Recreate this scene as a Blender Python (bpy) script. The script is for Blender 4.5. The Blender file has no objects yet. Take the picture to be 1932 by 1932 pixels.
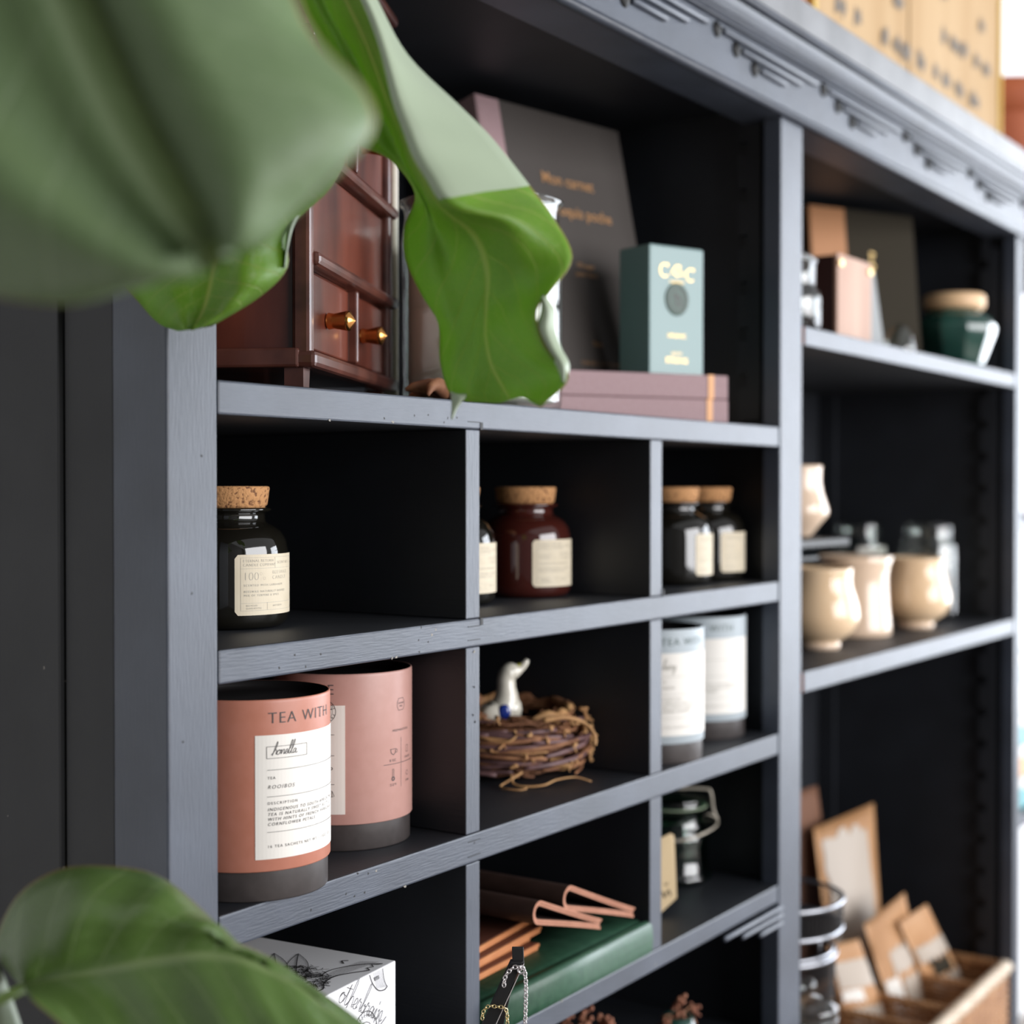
import bpy, bmesh, math, random
from mathutils import Vector, Matrix
random.seed(7)
PI = math.pi
R = math.radians
S = bpy.context.scene
COL = S.collection

# ---------------------------------------------------------------- camera, world, light, exposure
cd = bpy.data.cameras.new('camera')
cam = bpy.data.objects.new('camera', cd)
COL.objects.link(cam)
S.camera = cam
cam.location = (-.7038, -.7, 1.35)
cam.rotation_euler = (R(90 - .844), 0, R(33.828 - 90))
cd.sensor_fit = 'HORIZONTAL'
cd.sensor_width = 36
cd.lens = 36 * 2850 / 1932
cd.clip_start = .02
cd.dof.use_dof = True
cd.dof.focus_distance = 1.09
cd.dof.aperture_fstop = 4.2
S.view_settings.view_transform = 'Standard'
S.view_settings.look = 'None'
S.view_settings.gamma = 1
S.view_settings.exposure = 0.0
S.view_settings.use_curve_mapping = False
S.cycles.use_denoising = True
S.cycles.max_bounces = 8
S.cycles.transparent_max_bounces = 16

w = bpy.data.worlds.new('world')
S.world = w
w.use_nodes = True
w.node_tree.nodes['Background'].inputs['Color'].default_value = (.95, .97, 1, 1)
w.node_tree.nodes['Background'].inputs['Strength'].default_value = .45


def area(name, loc, target, sx, sy, power, col):
    d = bpy.data.lights.new(name, 'AREA')
    d.shape = 'RECTANGLE'
    d.size, d.size_y = sx, sy
    d.energy = power
    d.color = col
    o = bpy.data.objects.new(name, d)
    COL.objects.link(o)
    o.location = loc
    o.rotation_euler = (Vector(target) - Vector(loc)).to_track_quat('-Z', 'Y').to_euler()
    return o


area('window_and_fill_light', (5.3, -2.35, 1.55), (1.0, -1.0, 1.3), 4.6, 2.6, 310, (.88, .93, 1))
area('window_and_fill_light', (.9, -4.6, 1.9), (.4, 0, 1.3), 4.0, 2.4, 270, (.98, .98, 1))  # fill added from the camera side; no window is built there


# ---------------------------------------------------------------- materials
def nodes(name):
    m = bpy.data.materials.new(name)
    m.use_nodes = True
    return m, m.node_tree.nodes, m.node_tree.links, m.node_tree.nodes['Principled BSDF']


def tex(N, L, scale, detail=4, stretch=None, kind='Object', typ='ShaderNodeTexNoise'):
    tc = N.new('ShaderNodeTexCoord')
    mp = N.new('ShaderNodeMapping')
    L.new(tc.outputs[kind], mp.inputs['Vector'])
    if stretch:
        mp.inputs['Scale'].default_value = stretch
    t = N.new(typ)
    t.inputs['Scale'].default_value = scale
    if typ == 'ShaderNodeTexNoise':
        t.inputs['Detail'].default_value = detail
    L.new(mp.outputs[0], t.inputs['Vector'])
    return t


def ramp(N, L, src, stops):
    r = N.new('ShaderNodeValToRGB')
    e = r.color_ramp.elements
    while len(e) < len(stops):
        e.new(.5)
    for k, (p, c) in enumerate(stops):
        e[k].position = p
        e[k].color = (*c, 1) if len(c) == 3 else c
    L.new(src, r.inputs[0])
    return r


def bump(N, L, B, src, strength=.2, dist=.001, prev=None):
    b = N.new('ShaderNodeBump')
    b.inputs['Strength'].default_value = strength
    b.inputs['Distance'].default_value = dist
    L.new(src, b.inputs['Height'])
    if prev:
        L.new(prev.outputs[0], b.inputs['Normal'])
    L.new(b.outputs[0], B.inputs['Normal'])
    return b


def mat(name, col, rough=.5, metal=0, col2=None, scale=30, stretch=None, bs=0, bd=.001, trans=0, ior=1.5,
        coat=0, spec=.5, sss=0, detail=4, lo=.35, hi=.65):
    m, N, L, B = nodes(name)
    B.inputs['Base Color'].default_value = (*col, 1)
    B.inputs['Roughness'].default_value = rough
    B.inputs['Metallic'].default_value = metal
    B.inputs['Transmission Weight'].default_value = trans
    B.inputs['IOR'].default_value = ior
    B.inputs['Coat Weight'].default_value = coat
    B.inputs['Coat Roughness'].default_value = .08
    B.inputs['Specular IOR Level'].default_value = spec
    B.inputs['Subsurface Weight'].default_value = sss
    if col2 or bs:
        t = tex(N, L, scale, detail, stretch)
        if col2:
            r = ramp(N, L, t.outputs[0], [(lo, col), (hi, col2)])
            L.new(r.outputs[0], B.inputs['Base Color'])
        if bs:
            bump(N, L, B, t.outputs[0], bs, bd)
    return m


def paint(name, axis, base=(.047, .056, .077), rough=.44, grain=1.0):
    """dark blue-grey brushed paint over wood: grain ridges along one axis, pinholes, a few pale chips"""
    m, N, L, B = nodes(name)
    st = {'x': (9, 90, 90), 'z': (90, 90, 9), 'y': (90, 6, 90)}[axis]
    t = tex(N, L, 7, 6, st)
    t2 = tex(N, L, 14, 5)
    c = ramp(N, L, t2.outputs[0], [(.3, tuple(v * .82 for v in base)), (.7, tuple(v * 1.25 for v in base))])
    # chips
    ch = tex(N, L, 55, 3)
    chr_ = ramp(N, L, ch.outputs[0], [(.775, (0, 0, 0)), (.785, (1, 1, 1))])
    mx2 = N.new('ShaderNodeMix'); mx2.data_type = 'RGBA'
    L.new(chr_.outputs[0], mx2.inputs[0]); L.new(c.outputs[0], mx2.inputs[6])
    mx2.inputs[7].default_value = (.16, .15, .13, 1)
    L.new(mx2.outputs[2], B.inputs['Base Color'])
    B.inputs['Roughness'].default_value = rough
    B.inputs['Specular IOR Level'].default_value = .5 + .12 * grain
    b1 = bump(N, L, B, t.outputs[0], .30 * grain, .0010)
    b2 = bump(N, L, B, t2.outputs[0], .10, .003, b1)
    return m


def leafmat(name, top, vein, under, rough=.33, nv=11, tl=.22):
    """blade colour with a pale midrib and side veins from the UV of the blade (u along, v across)"""
    m, N, L, B = nodes(name)
    uv = N.new('ShaderNodeUVMap'); uv.uv_map = 'UVMap'
    s = N.new('ShaderNodeSeparateXYZ'); L.new(uv.outputs[0], s.inputs[0])

    def mt(op, a, b=None):
        n = N.new('ShaderNodeMath'); n.operation = op
        for i, q in enumerate((a, b)):
            if q is None: continue
            if isinstance(q, (int, float)): n.inputs[i].default_value = q
            else: L.new(q, n.inputs[i])
        return n.outputs[0]
    dv = mt('ABSOLUTE', mt('SUBTRACT', s.outputs[1], .5))
    wob = tex(N, L, 18, 3)
    ph = mt('SUBTRACT', mt('MULTIPLY', s.outputs[0], nv), mt('MULTIPLY', dv, nv * .55))
    ph = mt('ADD', ph, mt('MULTIPLY', wob.outputs[0], .45))
    fr = mt('ABSOLUTE', mt('SUBTRACT', mt('FRACT', ph), .5))
    side = ramp(N, L, fr, [(.0, (.75, .75, .75)), (.05, (0, 0, 0))])
    mid = ramp(N, L, dv, [(.008, (1, 1, 1)), (.022, (0, 0, 0))])
    v = tex(N, L, 230, typ='ShaderNodeTexVoronoi'); v.feature = 'DISTANCE_TO_EDGE'
    net = ramp(N, L, v.outputs[0], [(.0, (.25, .25, .25)), (.08, (0, 0, 0))])
    tot = mt('MAXIMUM', mt('MAXIMUM', side.outputs[0], mid.outputs[0]), net.outputs[0])
    n2 = tex(N, L, 16, 3)
    cr = ramp(N, L, n2.outputs[0], [(.35, top), (.7, tuple(x * 1.45 for x in top))])
    mx = N.new('ShaderNodeMix'); mx.data_type = 'RGBA'
    L.new(tot, mx.inputs[0]); L.new(cr.outputs[0], mx.inputs[6]); mx.inputs[7].default_value = (*vein, 1)
    # thin brown margin
    ed = ramp(N, L, dv, [(.490, (0, 0, 0)), (.498, (.8, .8, .8))])
    mx3 = N.new('ShaderNodeMix'); mx3.data_type = 'RGBA'
    L.new(ed.outputs[0], mx3.inputs[0]); L.new(mx.outputs[2], mx3.inputs[6]); mx3.inputs[7].default_value = (.30, .17, .05, 1)
    L.new(mx3.outputs[2], B.inputs['Base Color'])
    B.inputs['Roughness'].default_value = rough
    B.inputs['Subsurface Weight'].default_value = 0
    tr = N.new('ShaderNodeBsdfTranslucent')
    tr.inputs['Color'].default_value = (min(1, top[0] * 2.1 + .02), min(1, top[1] * 1.9), top[2] * .9, 1)
    ms = N.new('ShaderNodeMixShader'); ms.inputs[0].default_value = tl
    L.new(B.outputs[0], ms.inputs[1]); L.new(tr.outputs[0], ms.inputs[2])
    out = N['Material Output']
    L.new(ms.outputs[0], out.inputs['Surface'])
    bump(N, L, B, tot, .35, -.0012)
    return m


def thin_glass(name, tint):
    m = bpy.data.materials.new(name)
    m.use_nodes = True
    N, L = m.node_tree.nodes, m.node_tree.links
    N.remove(N['Principled BSDF'])
    t = N.new('ShaderNodeBsdfTransparent'); t.inputs[0].default_value = (*tint, 1)
    g = N.new('ShaderNodeBsdfGlossy'); g.inputs['Roughness'].default_value = .03
    f = N.new('ShaderNodeLayerWeight'); f.inputs[0].default_value = .30
    x = N.new('ShaderNodeMixShader')
    r = ramp(N, L, f.outputs['Facing'], [(0, (.08, .08, .08)), (.55, (.18, .18, .18)), (1, (.6, .6, .6))])
    L.new(r.outputs[0], x.inputs[0]); L.new(t.outputs[0], x.inputs[1]); L.new(g.outputs[0], x.inputs[2])
    L.new(x.outputs[0], N['Material Output'].inputs['Surface'])
    return m


M = {}
M['paint_x'] = paint('painted_wood_horizontal', 'x')
M['paint_z'] = paint('painted_wood_upright', 'z')
M['paint_in_shaded'] = paint('painted_wood_inside_shaded', 'y', base=(.011, .013, .018), rough=.55, grain=.5)  # same paint, base darkened for the shade inside the case
M['paint_side_shaded'] = paint('painted_wood_side_shaded', 'z', base=(.019, .0195, .0205), rough=.65, grain=.3)  # same paint, darkened as the side turned away from the window
M['black'] = mat('black_void', (.002, .002, .002), .6)
M['cork'] = mat('cork', (.16, .065, .025), .85, col2=(.50, .25, .10), scale=330, bs=.7, bd=.0015, detail=3, lo=.36, hi=.46)
M['dark_glass'] = mat('dark_olive_glass', (.008, .007, .005), .03, spec=.6, coat=.6)
M['amber_glass'] = mat('dark_amber_glass', (.050, .010, .007), .03, spec=.6, coat=.6)
M['label_cream'] = mat('cream_paper', (.66, .57, .42), .6, col2=(.70, .61, .46), scale=60)
M['ink_grey'] = mat('grey_ink', (.42, .40, .35), .6)
M['ink'] = mat('dark_ink', (.055, .050, .050), .6)
M['tin_pink'] = mat('pink_card', (.45, .170, .110), .42, col2=(.475, .185, .125), scale=120, bs=.04, bd=.0003)
M['tin_pink_pale'] = mat('dusty_pink_card', (.47, .255, .215), .42, col2=(.49, .27, .23), scale=120, bs=.04, bd=.0003)
M['tin_base'] = mat('graphite_card', (.046, .038, .036), .40, col2=(.054, .045, .043), scale=150)
M['tin_lid'] = mat('dark_card_lid', (.020, .017, .018), .6)
M['tin_pale'] = mat('pale_blue_grey_card', (.40, .45, .48), .5)
M['label_white'] = mat('white_label_paper', (.78, .74, .68), .5)
M['mahogany'] = mat('red_brown_varnished_wood', (.032, .007, .005), .30, col2=(.165, .040, .022), scale=14, stretch=(1, 1, .35), bs=.12, bd=.0015, detail=7, coat=.35)
M['mahogany_edge'] = mat('red_brown_wood_rail', (.045, .013, .010), .33, col2=(.13, .042, .028), scale=22, bs=.3, bd=.0015, coat=.3)
M['brass'] = mat('brass', (.72, .33, .10), .22, 1)
M['gold'] = mat('gold_foil', (.85, .60, .25), .35, .6)
M['copper_foil'] = mat('copper_foil', (.48, .26, .12), .45, .3)
M['cover_brown'] = mat('grey_brown_cloth', (.052, .043, .038), .75, col2=(.060, .050, .044), scale=400)
M['mauve'] = mat('mauve_cloth', (.33, .21, .22), .7, col2=(.36, .24, .25), scale=300)
M['pages'] = mat('book_pages', (.62, .55, .44), .8, col2=(.50, .43, .33), scale=300, stretch=(.05, .05, 5))
M['ribbon'] = mat('orange_band', (.80, .42, .20), .6)
M['teal'] = mat('teal_box_card', (.105, .205, .20), .38, coat=.4)
M['teal_dark'] = mat('teal_seal_ink', (.06, .10, .08), .5)
M['cream_board'] = mat('cream_board', (.93, .88, .78), .7)
M['olive_cover'] = mat('olive_brown_cover', (.032, .026, .017), .85, spec=.15)
M['tan_cover'] = mat('tan_cover', (.42, .18, .065), .6)
M['lit_wood'] = mat('pale_box_wood_lit', (.36, .19, .12), .6, col2=(.48, .29, .20), scale=6, stretch=(4, 4, .6))  # box wood in its lit tone, for the front
M['shaded_wood'] = mat('red_box_wood_shaded', (.045, .014, .010), .5)  # box wood in its shaded tone, for the sides
M['grey_card'] = mat('grey_card', (.24, .25, .25), .7)
M['glaze_cream'] = mat('cream_glaze', (.86, .60, .36), .15, col2=(.90, .66, .43), scale=7, coat=.5)
M['glaze_pale'] = mat('pale_cream_glaze', (.80, .60, .44), .15, coat=.5)
M['glaze_green'] = mat('dark_green_glaze', (.012, .045, .035), .10, col2=(.03, .09, .07), scale=18, coat=.8)
M['lid_wood'] = mat('pale_wood_lid', (.84, .56, .32), .5, col2=(.76, .49, .27), scale=12, stretch=(1, 1, 5))
M['glass'] = thin_glass('clear_glass', (.93, .955, .945))
M['glass_green'] = thin_glass('green_tinted_glass', (.58, .74, .67))
M['wire'] = mat('tarnished_wire', (.52, .47, .39), .35, .3)
M['green_leather'] = mat('green_leather', (.022, .075, .042), .42, col2=(.034, .100, .056), scale=110, bs=.3, bd=.0006)
M['tan_leather'] = mat('tan_leather_edge', (.42, .14, .040), .7, col2=(.49, .185, .06), scale=60, bs=.2, bd=.0006)
M['red_leather'] = mat('red_brown_leather', (.135, .042, .026), .5, col2=(.16, .055, .034), scale=40)
M['brown_leather'] = mat('dark_brown_leather', (.050, .027, .021), .48, col2=(.062, .034, .027), scale=90, bs=.2, bd=.0004)
M['leather_edge'] = mat('raw_leather_edge', (.36, .145, .080), .7, col2=(.42, .18, .105), scale=80)
M['twig'] = mat('brown_twig', (.17, .065, .030), .7, col2=(.34, .155, .07), scale=50, bs=.4, bd=.0008)
M['twig_purple'] = mat('purple_brown_twig', (.10, .050, .050), .5, col2=(.19, .10, .10), scale=60)
M['straw'] = mat('straw_fibre', (.52, .29, .12), .7, col2=(.40, .20, .08), scale=60)
M['white_ceramic'] = mat('white_ceramic', (.72, .68, .58), .12, coat=.5)
M['blue_glaze'] = mat('cobalt_glaze', (.010, .030, .22), .15, coat=.5)
M['yellow_glaze'] = mat('yellow_glaze', (.62, .60, .08), .15, coat=.5)
M['white_card'] = mat('white_box_card', (.76, .75, .76), .5)
M['black_wood'] = mat('black_stained_wood', (.005, .005, .0055), .55, col2=(.011, .0105, .011), scale=30, stretch=(1, 1, .1), bs=.1)
M['silver'] = mat('silver_plated_chain', (.82, .78, .78), .25, .85)
M['gold_chain'] = mat('gold_plated_chain', (.85, .68, .36), .25, .9)
M['dried'] = mat('dried_red_brown_flower', (.20, .065, .035), .8, col2=(.33, .14, .08), scale=60)
M['kraft'] = mat('kraft_paper', (.46, .23, .095), .6, col2=(.52, .28, .13), scale=20, bs=.2, bd=.002)
M['kraft_dark'] = mat('dark_kraft_paper', (.20, .09, .05), .7)
M['pouch_window'] = mat('pouch_pale_print', (.50, .42, .345), .4)
M['wicker'] = mat('wicker', (.34, .155, .06), .6, col2=(.48, .25, .11), scale=40)
M['wicker_rim'] = mat('pale_wicker_rim', (.60, .46, .33), .5, col2=(.70, .58, .45), scale=40)
M['black_mesh'] = mat('dark_wire_mesh', (.06, .055, .055), .4, .6)
M['hoop'] = mat('steel_hoop', (.45, .46, .50), .3, .9)
M['crate'] = mat('yellow_plywood', (.40, .245, .10), .65, col2=(.47, .31, .15), scale=5, stretch=(3, 3, .3))
M['crate_ink'] = mat('faded_grey_ink', (.17, .145, .12), .7)
M['terracotta'] = mat('terracotta', (.36, .085, .030), .7, col2=(.42, .11, .04), scale=12)
M['shade_wall_dark'] = mat('dark_grey_shade_wall', (.028, .028, .030), .8, col2=(.034, .034, .036), scale=6)  # kept near black so the added left wall bounces little light
M['soil'] = mat('soil', (.03, .02, .014), .9)
M['wall'] = mat('white_wall', (.80, .80, .80), .8, col2=(.84, .84, .84), scale=8)
M['floor'] = mat('grey_brown_floor', (.20, .17, .15), .5, col2=(.26, .22, .19), scale=4, stretch=(.3, 4, 1))
M['window_frame'] = mat('dark_window_frame', (.05, .05, .055), .5)
M['bark'] = mat('grey_brown_bark', (.16, .12, .085), .8, col2=(.22, .17, .12), scale=40)
M['petiole'] = mat('green_petiole', (.20, .30, .07), .5)
M['leaf'] = leafmat('leaf_blade', (.135, .275, .022), (.36, .42, .09), None, .45, tl=.38)
M['leaf_dull'] = leafmat('leaf_blade_dull', (.070, .125, .026), (.18, .25, .09), None, .36)
M['leaf_dusty_brightened'] = leafmat('leaf_blade_dusty_brightened', (.125, .185, .085), (.25, .33, .18), None, .45)  # dusty green, brightened to offset this leaf's dim facing
M['leaf_under_and_sheen'] = mat('pale_leaf_underside_and_sheen', (.30, .36, .25), .45)  # pale leaf underside, also the painted sheen on the hanging leaf
M['tag_card'] = mat('buff_tag_card', (.42, .31, .17), .7)
M['chip'] = mat('pale_chipped_paint', (.24, .22, .19), .7)
M['paint_fascia'] = paint('painted_wood_fascia', 'x', base=(.17, .172, .178), rough=.45, grain=.5)
M['crate_edge'] = mat('yellow_varnished_edge', (.62, .42, .09), .4)
M['teal_bright'] = mat('turquoise_card', (.12, .42, .45), .5)
M['table_wood'] = mat('dark_table_wood', (.05, .035, .025), .5)
M['rust'] = mat('bare_orange_wood', (.45, .12, .03), .7)


# ---------------------------------------------------------------- geometry helpers
def mesh(name, V, F, m, parent=None, smooth=False, midx=None, mats=None, uv=None):
    me = bpy.data.meshes.new(name)
    me.from_pydata([tuple(v) for v in V], [], F)
    for q in (mats or [m]):
        me.materials.append(q)
    if smooth:
        me.polygons.foreach_set('use_smooth', [True] * len(me.polygons))
    if midx:
        me.polygons.foreach_set('material_index', midx)
    if uv:
        u = me.uv_layers.new(name='UVMap')
        for lp in me.loops:
            u.data[lp.index].uv = uv[lp.vertex_index]
    me.update()
    o = bpy.data.objects.new(name, me)
    COL.objects.link(o)
    if parent:
        o.parent = parent
    return o


def tag(o, label=None, cat=None, group=None, kind=None):
    if label: o['label'] = label
    if cat: o['category'] = cat
    if group: o['group'] = group
    if kind: o['kind'] = kind
    return o


def thing(name, loc, label, cat, group=None, rz=0):
    o = bpy.data.objects.new(name, None)
    o.empty_display_size = .02
    COL.objects.link(o)
    o.location = loc
    o.rotation_euler = (0, 0, rz)
    return tag(o, label, cat, group)


def dup(root, loc, rz, label, group=None):
    r = root.copy(); COL.objects.link(r)
    r.location = loc; r.rotation_euler = (0, 0, rz)
    tag(r, label, None, group)
    for ch in list(root.children):
        c = ch.copy(); COL.objects.link(c); c.parent = r
        for g in ch.children:
            d = g.copy(); COL.objects.link(d); d.parent = c
    return r


def bevel(o, w, seg=2):
    b = o.modifiers.new('bevel', 'BEVEL')
    b.width = w; b.segments = seg; b.limit_method = 'ANGLE'
    o.data.polygons.foreach_set('use_smooth', [False] * len(o.data.polygons))
    return o


def boxg(x0, x1, y0, y1, z0, z1):
    V = [(x, y, z) for z in (z0, z1) for y in (y0, y1) for x in (x0, x1)]
    F = [(0, 2, 3, 1), (4, 5, 7, 6), (0, 1, 5, 4), (2, 6, 7, 3), (0, 4, 6, 2), (1, 3, 7, 5)]
    return V, F


def box(name, b, m, parent=None, bev=0, **k):
    V, F = boxg(*b)
    o = mesh(name, V, F, m, parent, **k)
    if bev:
        bevel(o, bev)
    return o


def join(parts):
    V, F = [], []
    for v, f in parts:
        n = len(V)
        V += list(v)
        F += [tuple(i + n for i in q) for q in f]
    return V, F


def lathe(prof, n=48, c=(0, 0, 0), a0=0, a1=2 * PI):
    full = abs(a1 - a0 - 2 * PI) < 1e-6
    k = n if full else n + 1
    V = []
    for i in range(k):
        a = a0 + (a1 - a0) * i / n
        for r, z in prof:
            V.append((c[0] + r * math.cos(a), c[1] + r * math.sin(a), c[2] + z))
    p = len(prof)
    F = []
    for i in range(n):
        j = (i + 1) % k
        for q in range(p - 1):
            F.append((i * p + q, j * p + q, j * p + q + 1, i * p + q + 1))
    return V, F


def cr(P, n=6):
    """Catmull-Rom through points"""
    P = [Vector(p) for p in P]
    Q = [P[0] * 2 - P[1]] + P + [P[-1] * 2 - P[-2]]
    out = []
    for i in range(1, len(Q) - 2):
        for k in range(n):
            t = k / n
            a, b, c, d = Q[i - 1], Q[i], Q[i + 1], Q[i + 2]
            out.append(.5 * ((2 * b) + (c - a) * t + (2 * a - 5 * b + 4 * c - d) * t * t + (3 * b - a - 3 * c + d) * t ** 3))
    out.append(P[-1])
    return out


def tube(P, r, n=8, closed=False, cap=True):
    P = [Vector(p) for p in P]
    rr = r if isinstance(r, (list, tuple)) else [r] * len(P)
    V, F = [], []
    up = Vector((0, 0, 1))
    prev = None
    for i, p in enumerate(P):
        if closed:
            t = P[(i + 1) % len(P)] - P[i - 1]
        else:
            t = P[min(i + 1, len(P) - 1)] - P[max(i - 1, 0)]
        t.normalize()
        if prev is None:
            a = t.cross(up)
            if a.length < .01: a = t.cross(Vector((1, 0, 0)))
        else:
            a = prev - t * prev.dot(t)
        a.normalize(); prev = a
        b = t.cross(a)
        for k in range(n):
            q = 2 * PI * k / n
            V.append(p + (a * math.cos(q) + b * math.sin(q)) * rr[i])
    m = len(P)
    for i in range(m if closed else m - 1):
        j = (i + 1) % m
        for k in range(n):
            l = (k + 1) % n
            F.append((i * n + k, i * n + l, j * n + l, j * n + k))
    if cap and not closed:
        F.append(tuple(range(n - 1, -1, -1)))
        F.append(tuple((m - 1) * n + k for k in range(n)))
    return V, F


def text_geo(s, size, x=0, y=0, shear=0, spacing=1.0, thin=0, align='LEFT', sx=1.0):
    cu = bpy.data.curves.new('t', 'FONT')
    cu.body = s; cu.size = size; cu.shear = shear; cu.space_character = spacing
    cu.offset = thin * size; cu.resolution_u = 3; cu.align_x = align
    o = bpy.data.objects.new('t', cu)
    COL.objects.link(o)
    dg = bpy.context.evaluated_depsgraph_get()
    me = bpy.data.meshes.new_from_object(o.evaluated_get(dg))
    V = [(v.co.x * sx + x, v.co.y + y) for v in me.vertices]
    F = [tuple(p.vertices) for p in me.polygons]
    bpy.data.objects.remove(o); bpy.data.curves.remove(cu); bpy.data.meshes.remove(me)
    return V, F


def stroke(P, w, smooth=0, sub=None):
    P = [Vector((p[0], p[1])) for p in P]
    if smooth:
        P = [Vector((q[0], q[1])) for q in cr([(p[0], p[1], 0) for p in P], smooth)]
    if sub:
        Q = [P[0]]
        for a, b in zip(P, P[1:]):
            k = max(1, int((b - a).length / sub))
            Q += [a.lerp(b, (i + 1) / k) for i in range(k)]
        P = Q
    V, F = [], []
    for i, p in enumerate(P):
        t = P[min(i + 1, len(P) - 1)] - P[max(i - 1, 0)]
        if t.length < 1e-9: t = Vector((1, 0))
        t.normalize()
        nrm = Vector((-t.y, t.x)) * w / 2
        V += [tuple(p + nrm), tuple(p - nrm)]
    for i in range(len(P) - 1):
        F.append((2 * i, 2 * i + 1, 2 * i + 3, 2 * i + 2))
    return V, F


def rect2(x0, x1, y0, y1, w, sub=.004):
    return join([stroke([(x0, y0), (x1, y0)], w, sub=sub), stroke([(x1, y0), (x1, y1)], w),
                 stroke([(x1, y1), (x0, y1)], w, sub=sub), stroke([(x0, y1), (x0, y0)], w)])


def circle2(x, y, r, w, n=28):
    return stroke([(x + r * math.cos(2 * PI * k / n), y + r * math.sin(2 * PI * k / n)) for k in range(n + 1)], w)


def mapped(geo, f):
    V, F = geo
    return [f(v[0], v[1]) for v in V], F


def on_cyl(rad, a_start, z0):
    """2D label coordinates -> points on an upright cylinder, x runs to the viewer's right (counterclockwise from above)"""
    return lambda x, y: (rad * math.cos(a_start + x / rad), rad * math.sin(a_start + x / rad), z0 + y)


def arc_patch(rad, a0, a1, z0, z1, th=.0003, n=24, rc=0):
    V, F = [], []
    for i in range(n + 1):
        a = a0 + (a1 - a0) * i / n
        s = min(i, n - i) / n * abs(a1 - a0) * rad
        c = 0
        if rc and s < rc:
            c = rc - math.sqrt(max(0, rc * rc - (rc - s) ** 2))
        for r in (rad, rad + th):
            for z in (z0 + c, z1 - c):
                V.append((r * math.cos(a), r * math.sin(a), z))
    for i in range(n):
        p, q = i * 4, i * 4 + 4
        F += [(p + 2, q + 2, q + 3, p + 3), (p, p + 1, q + 1, q), (p + 1, p + 3, q + 3, q + 1), (p, q, q + 2, p + 2)]
    F += [(0, 2, 3, 1), (n * 4, n * 4 + 1, n * 4 + 3, n * 4 + 2)]
    return V, F


# cursive letters as polylines in a unit box: (points, advance)
CUR = {
    'h': ([(-.1, 0), (.25, .5), (.42, 1.3), (.38, 1.65), (.26, 1.3), (.1, .1), (.05, -.1), (.2, .45), (.42, .62), (.5, .4), (.5, .05), (.68, .1)], .62),
    'o': ([(.0, .3), (.2, .6), (.0, .4), (.02, .05), (.25, 0), (.42, .3), (.3, .6), (.22, .52), (.55, .45)], .5),
    'n': ([(-.05, .45), (.08, .6), (.06, 0), (.25, .5), (.42, .6), (.45, .3), (.45, .0), (.65, .15)], .6),
    'e': ([(-.1, .15), (.25, .3), (.34, .52), (.2, .62), (.06, .35), (.12, .03), (.35, .05), (.5, .2)], .45),
    'l': ([(-.1, .15), (.2, .7), (.36, 1.5), (.28, 1.75), (.16, 1.3), (.08, .2), (.2, 0), (.4, .15)], .36),
    'a': ([(.4, .5), (.2, .6), (.0, .3), (.08, .0), (.28, .15), (.42, .55), (.4, .1), (.52, 0), (.7, .15)], .62),
    't': ([(-.1, .1), (.15, .6), (.28, 1.2), (.18, .5), (.14, .05), (.3, 0), (.45, .15)], .4),
    'r': ([(-.1, .1), (.08, .6), (.16, .68), (.2, .5), (.35, .52), (.32, .15), (.4, 0), (.55, .12)], .48),
    'b': ([(-.1, .1), (.18, .7), (.34, 1.5), (.26, 1.7), (.14, 1.2), (.06, .2), (.2, 0), (.38, .2), (.32, .5), (.2, .4), (.5, .42)], .48),
    'i': ([(-.1, .1), (.1, .6), (.08, .1), (.2, 0), (.35, .15)], .34),
    'g': ([(.35, .5), (.15, .6), (.0, .3), (.1, .02), (.3, .2), (.38, .55), (.3, -.5), (.12, -.8), (.05, -.5), (.5, .15)], .55),
}


def cursive(word, x, y, s, w, slant=.25):
    parts, cx = [], 0
    for ch in word:
        P, adv = CUR[ch]
        parts.append(stroke([(x + (cx + p[0] + slant * p[1]) * s, y + p[1] * s) for p in P], w, smooth=4))
        if ch == 'i':
            parts.append(stroke([(x + (cx + .3) * s, y + .85 * s), (x + (cx + .34) * s, y + 1.05 * s)], w))
        if ch == 't':
            parts.append(stroke([(x + (cx - .05) * s, y + .9 * s), (x + (cx + .6) * s, y + .95 * s)], w))
        cx += adv
    return join(parts)


# ================================================================ THE SETTING
tag(box('floor', (-4, 6, -6, .36, -.05, 0), M['floor']), kind='structure')
tag(box('wall_back', (-4, 6, .362, .45, 0, 3.2), M['wall']), kind='structure')
tag(box('shade_wall_left', (-1.75, -1.65, -6, .362, 0, 3.2), M['shade_wall_dark']), kind='structure')  # unseen wall added to keep ambient light off left-facing sides
V, F = join([boxg(5.9, 6, -6, -4.85, 0, 3.2), boxg(5.9, 6, .10, .36, 0, 3.2), boxg(5.9, 6, -4.85, .10, 0, .2),
             boxg(5.9, 6, -4.85, .10, 2.9, 3.2)])
tag(mesh('wall_right', V, F, M['wall']), kind='structure')
wf = thing('window_1', (5.0, -2.35, 1.55), None, None)
tag(wf, kind='structure')
for yy in (-2.36, -1.2, 0, 1.2, 2.36):
    box('window_bar', (-.03, .03, yy - .03, yy + .03, -1.3, 1.3), M['window_frame'], wf)
for zz in (-1.27, .5, 1.27):
    box('window_rail', (-.03, .03, -2.39, 2.39, zz - .03, zz + .03), M['window_frame'], wf)

# ================================================================ THE BOOKCASE
ZA, ZB, ZC, ZD, ZE = 1.421, 1.2463, 1.0735, .9013, .728
case = thing('bookcase', (0, 0, 0), 'tall dark blue-grey painted wooden bookcase with pigeonholes and a carved cornice', 'bookcase')
px, pz, pin, psd = M['paint_x'], M['paint_z'], M['paint_in_shaded'], M['paint_side_shaded']
B = 0.0016


def cp(name, b, m, bev=B):
    return box(name, b, m, case, bev)


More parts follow.
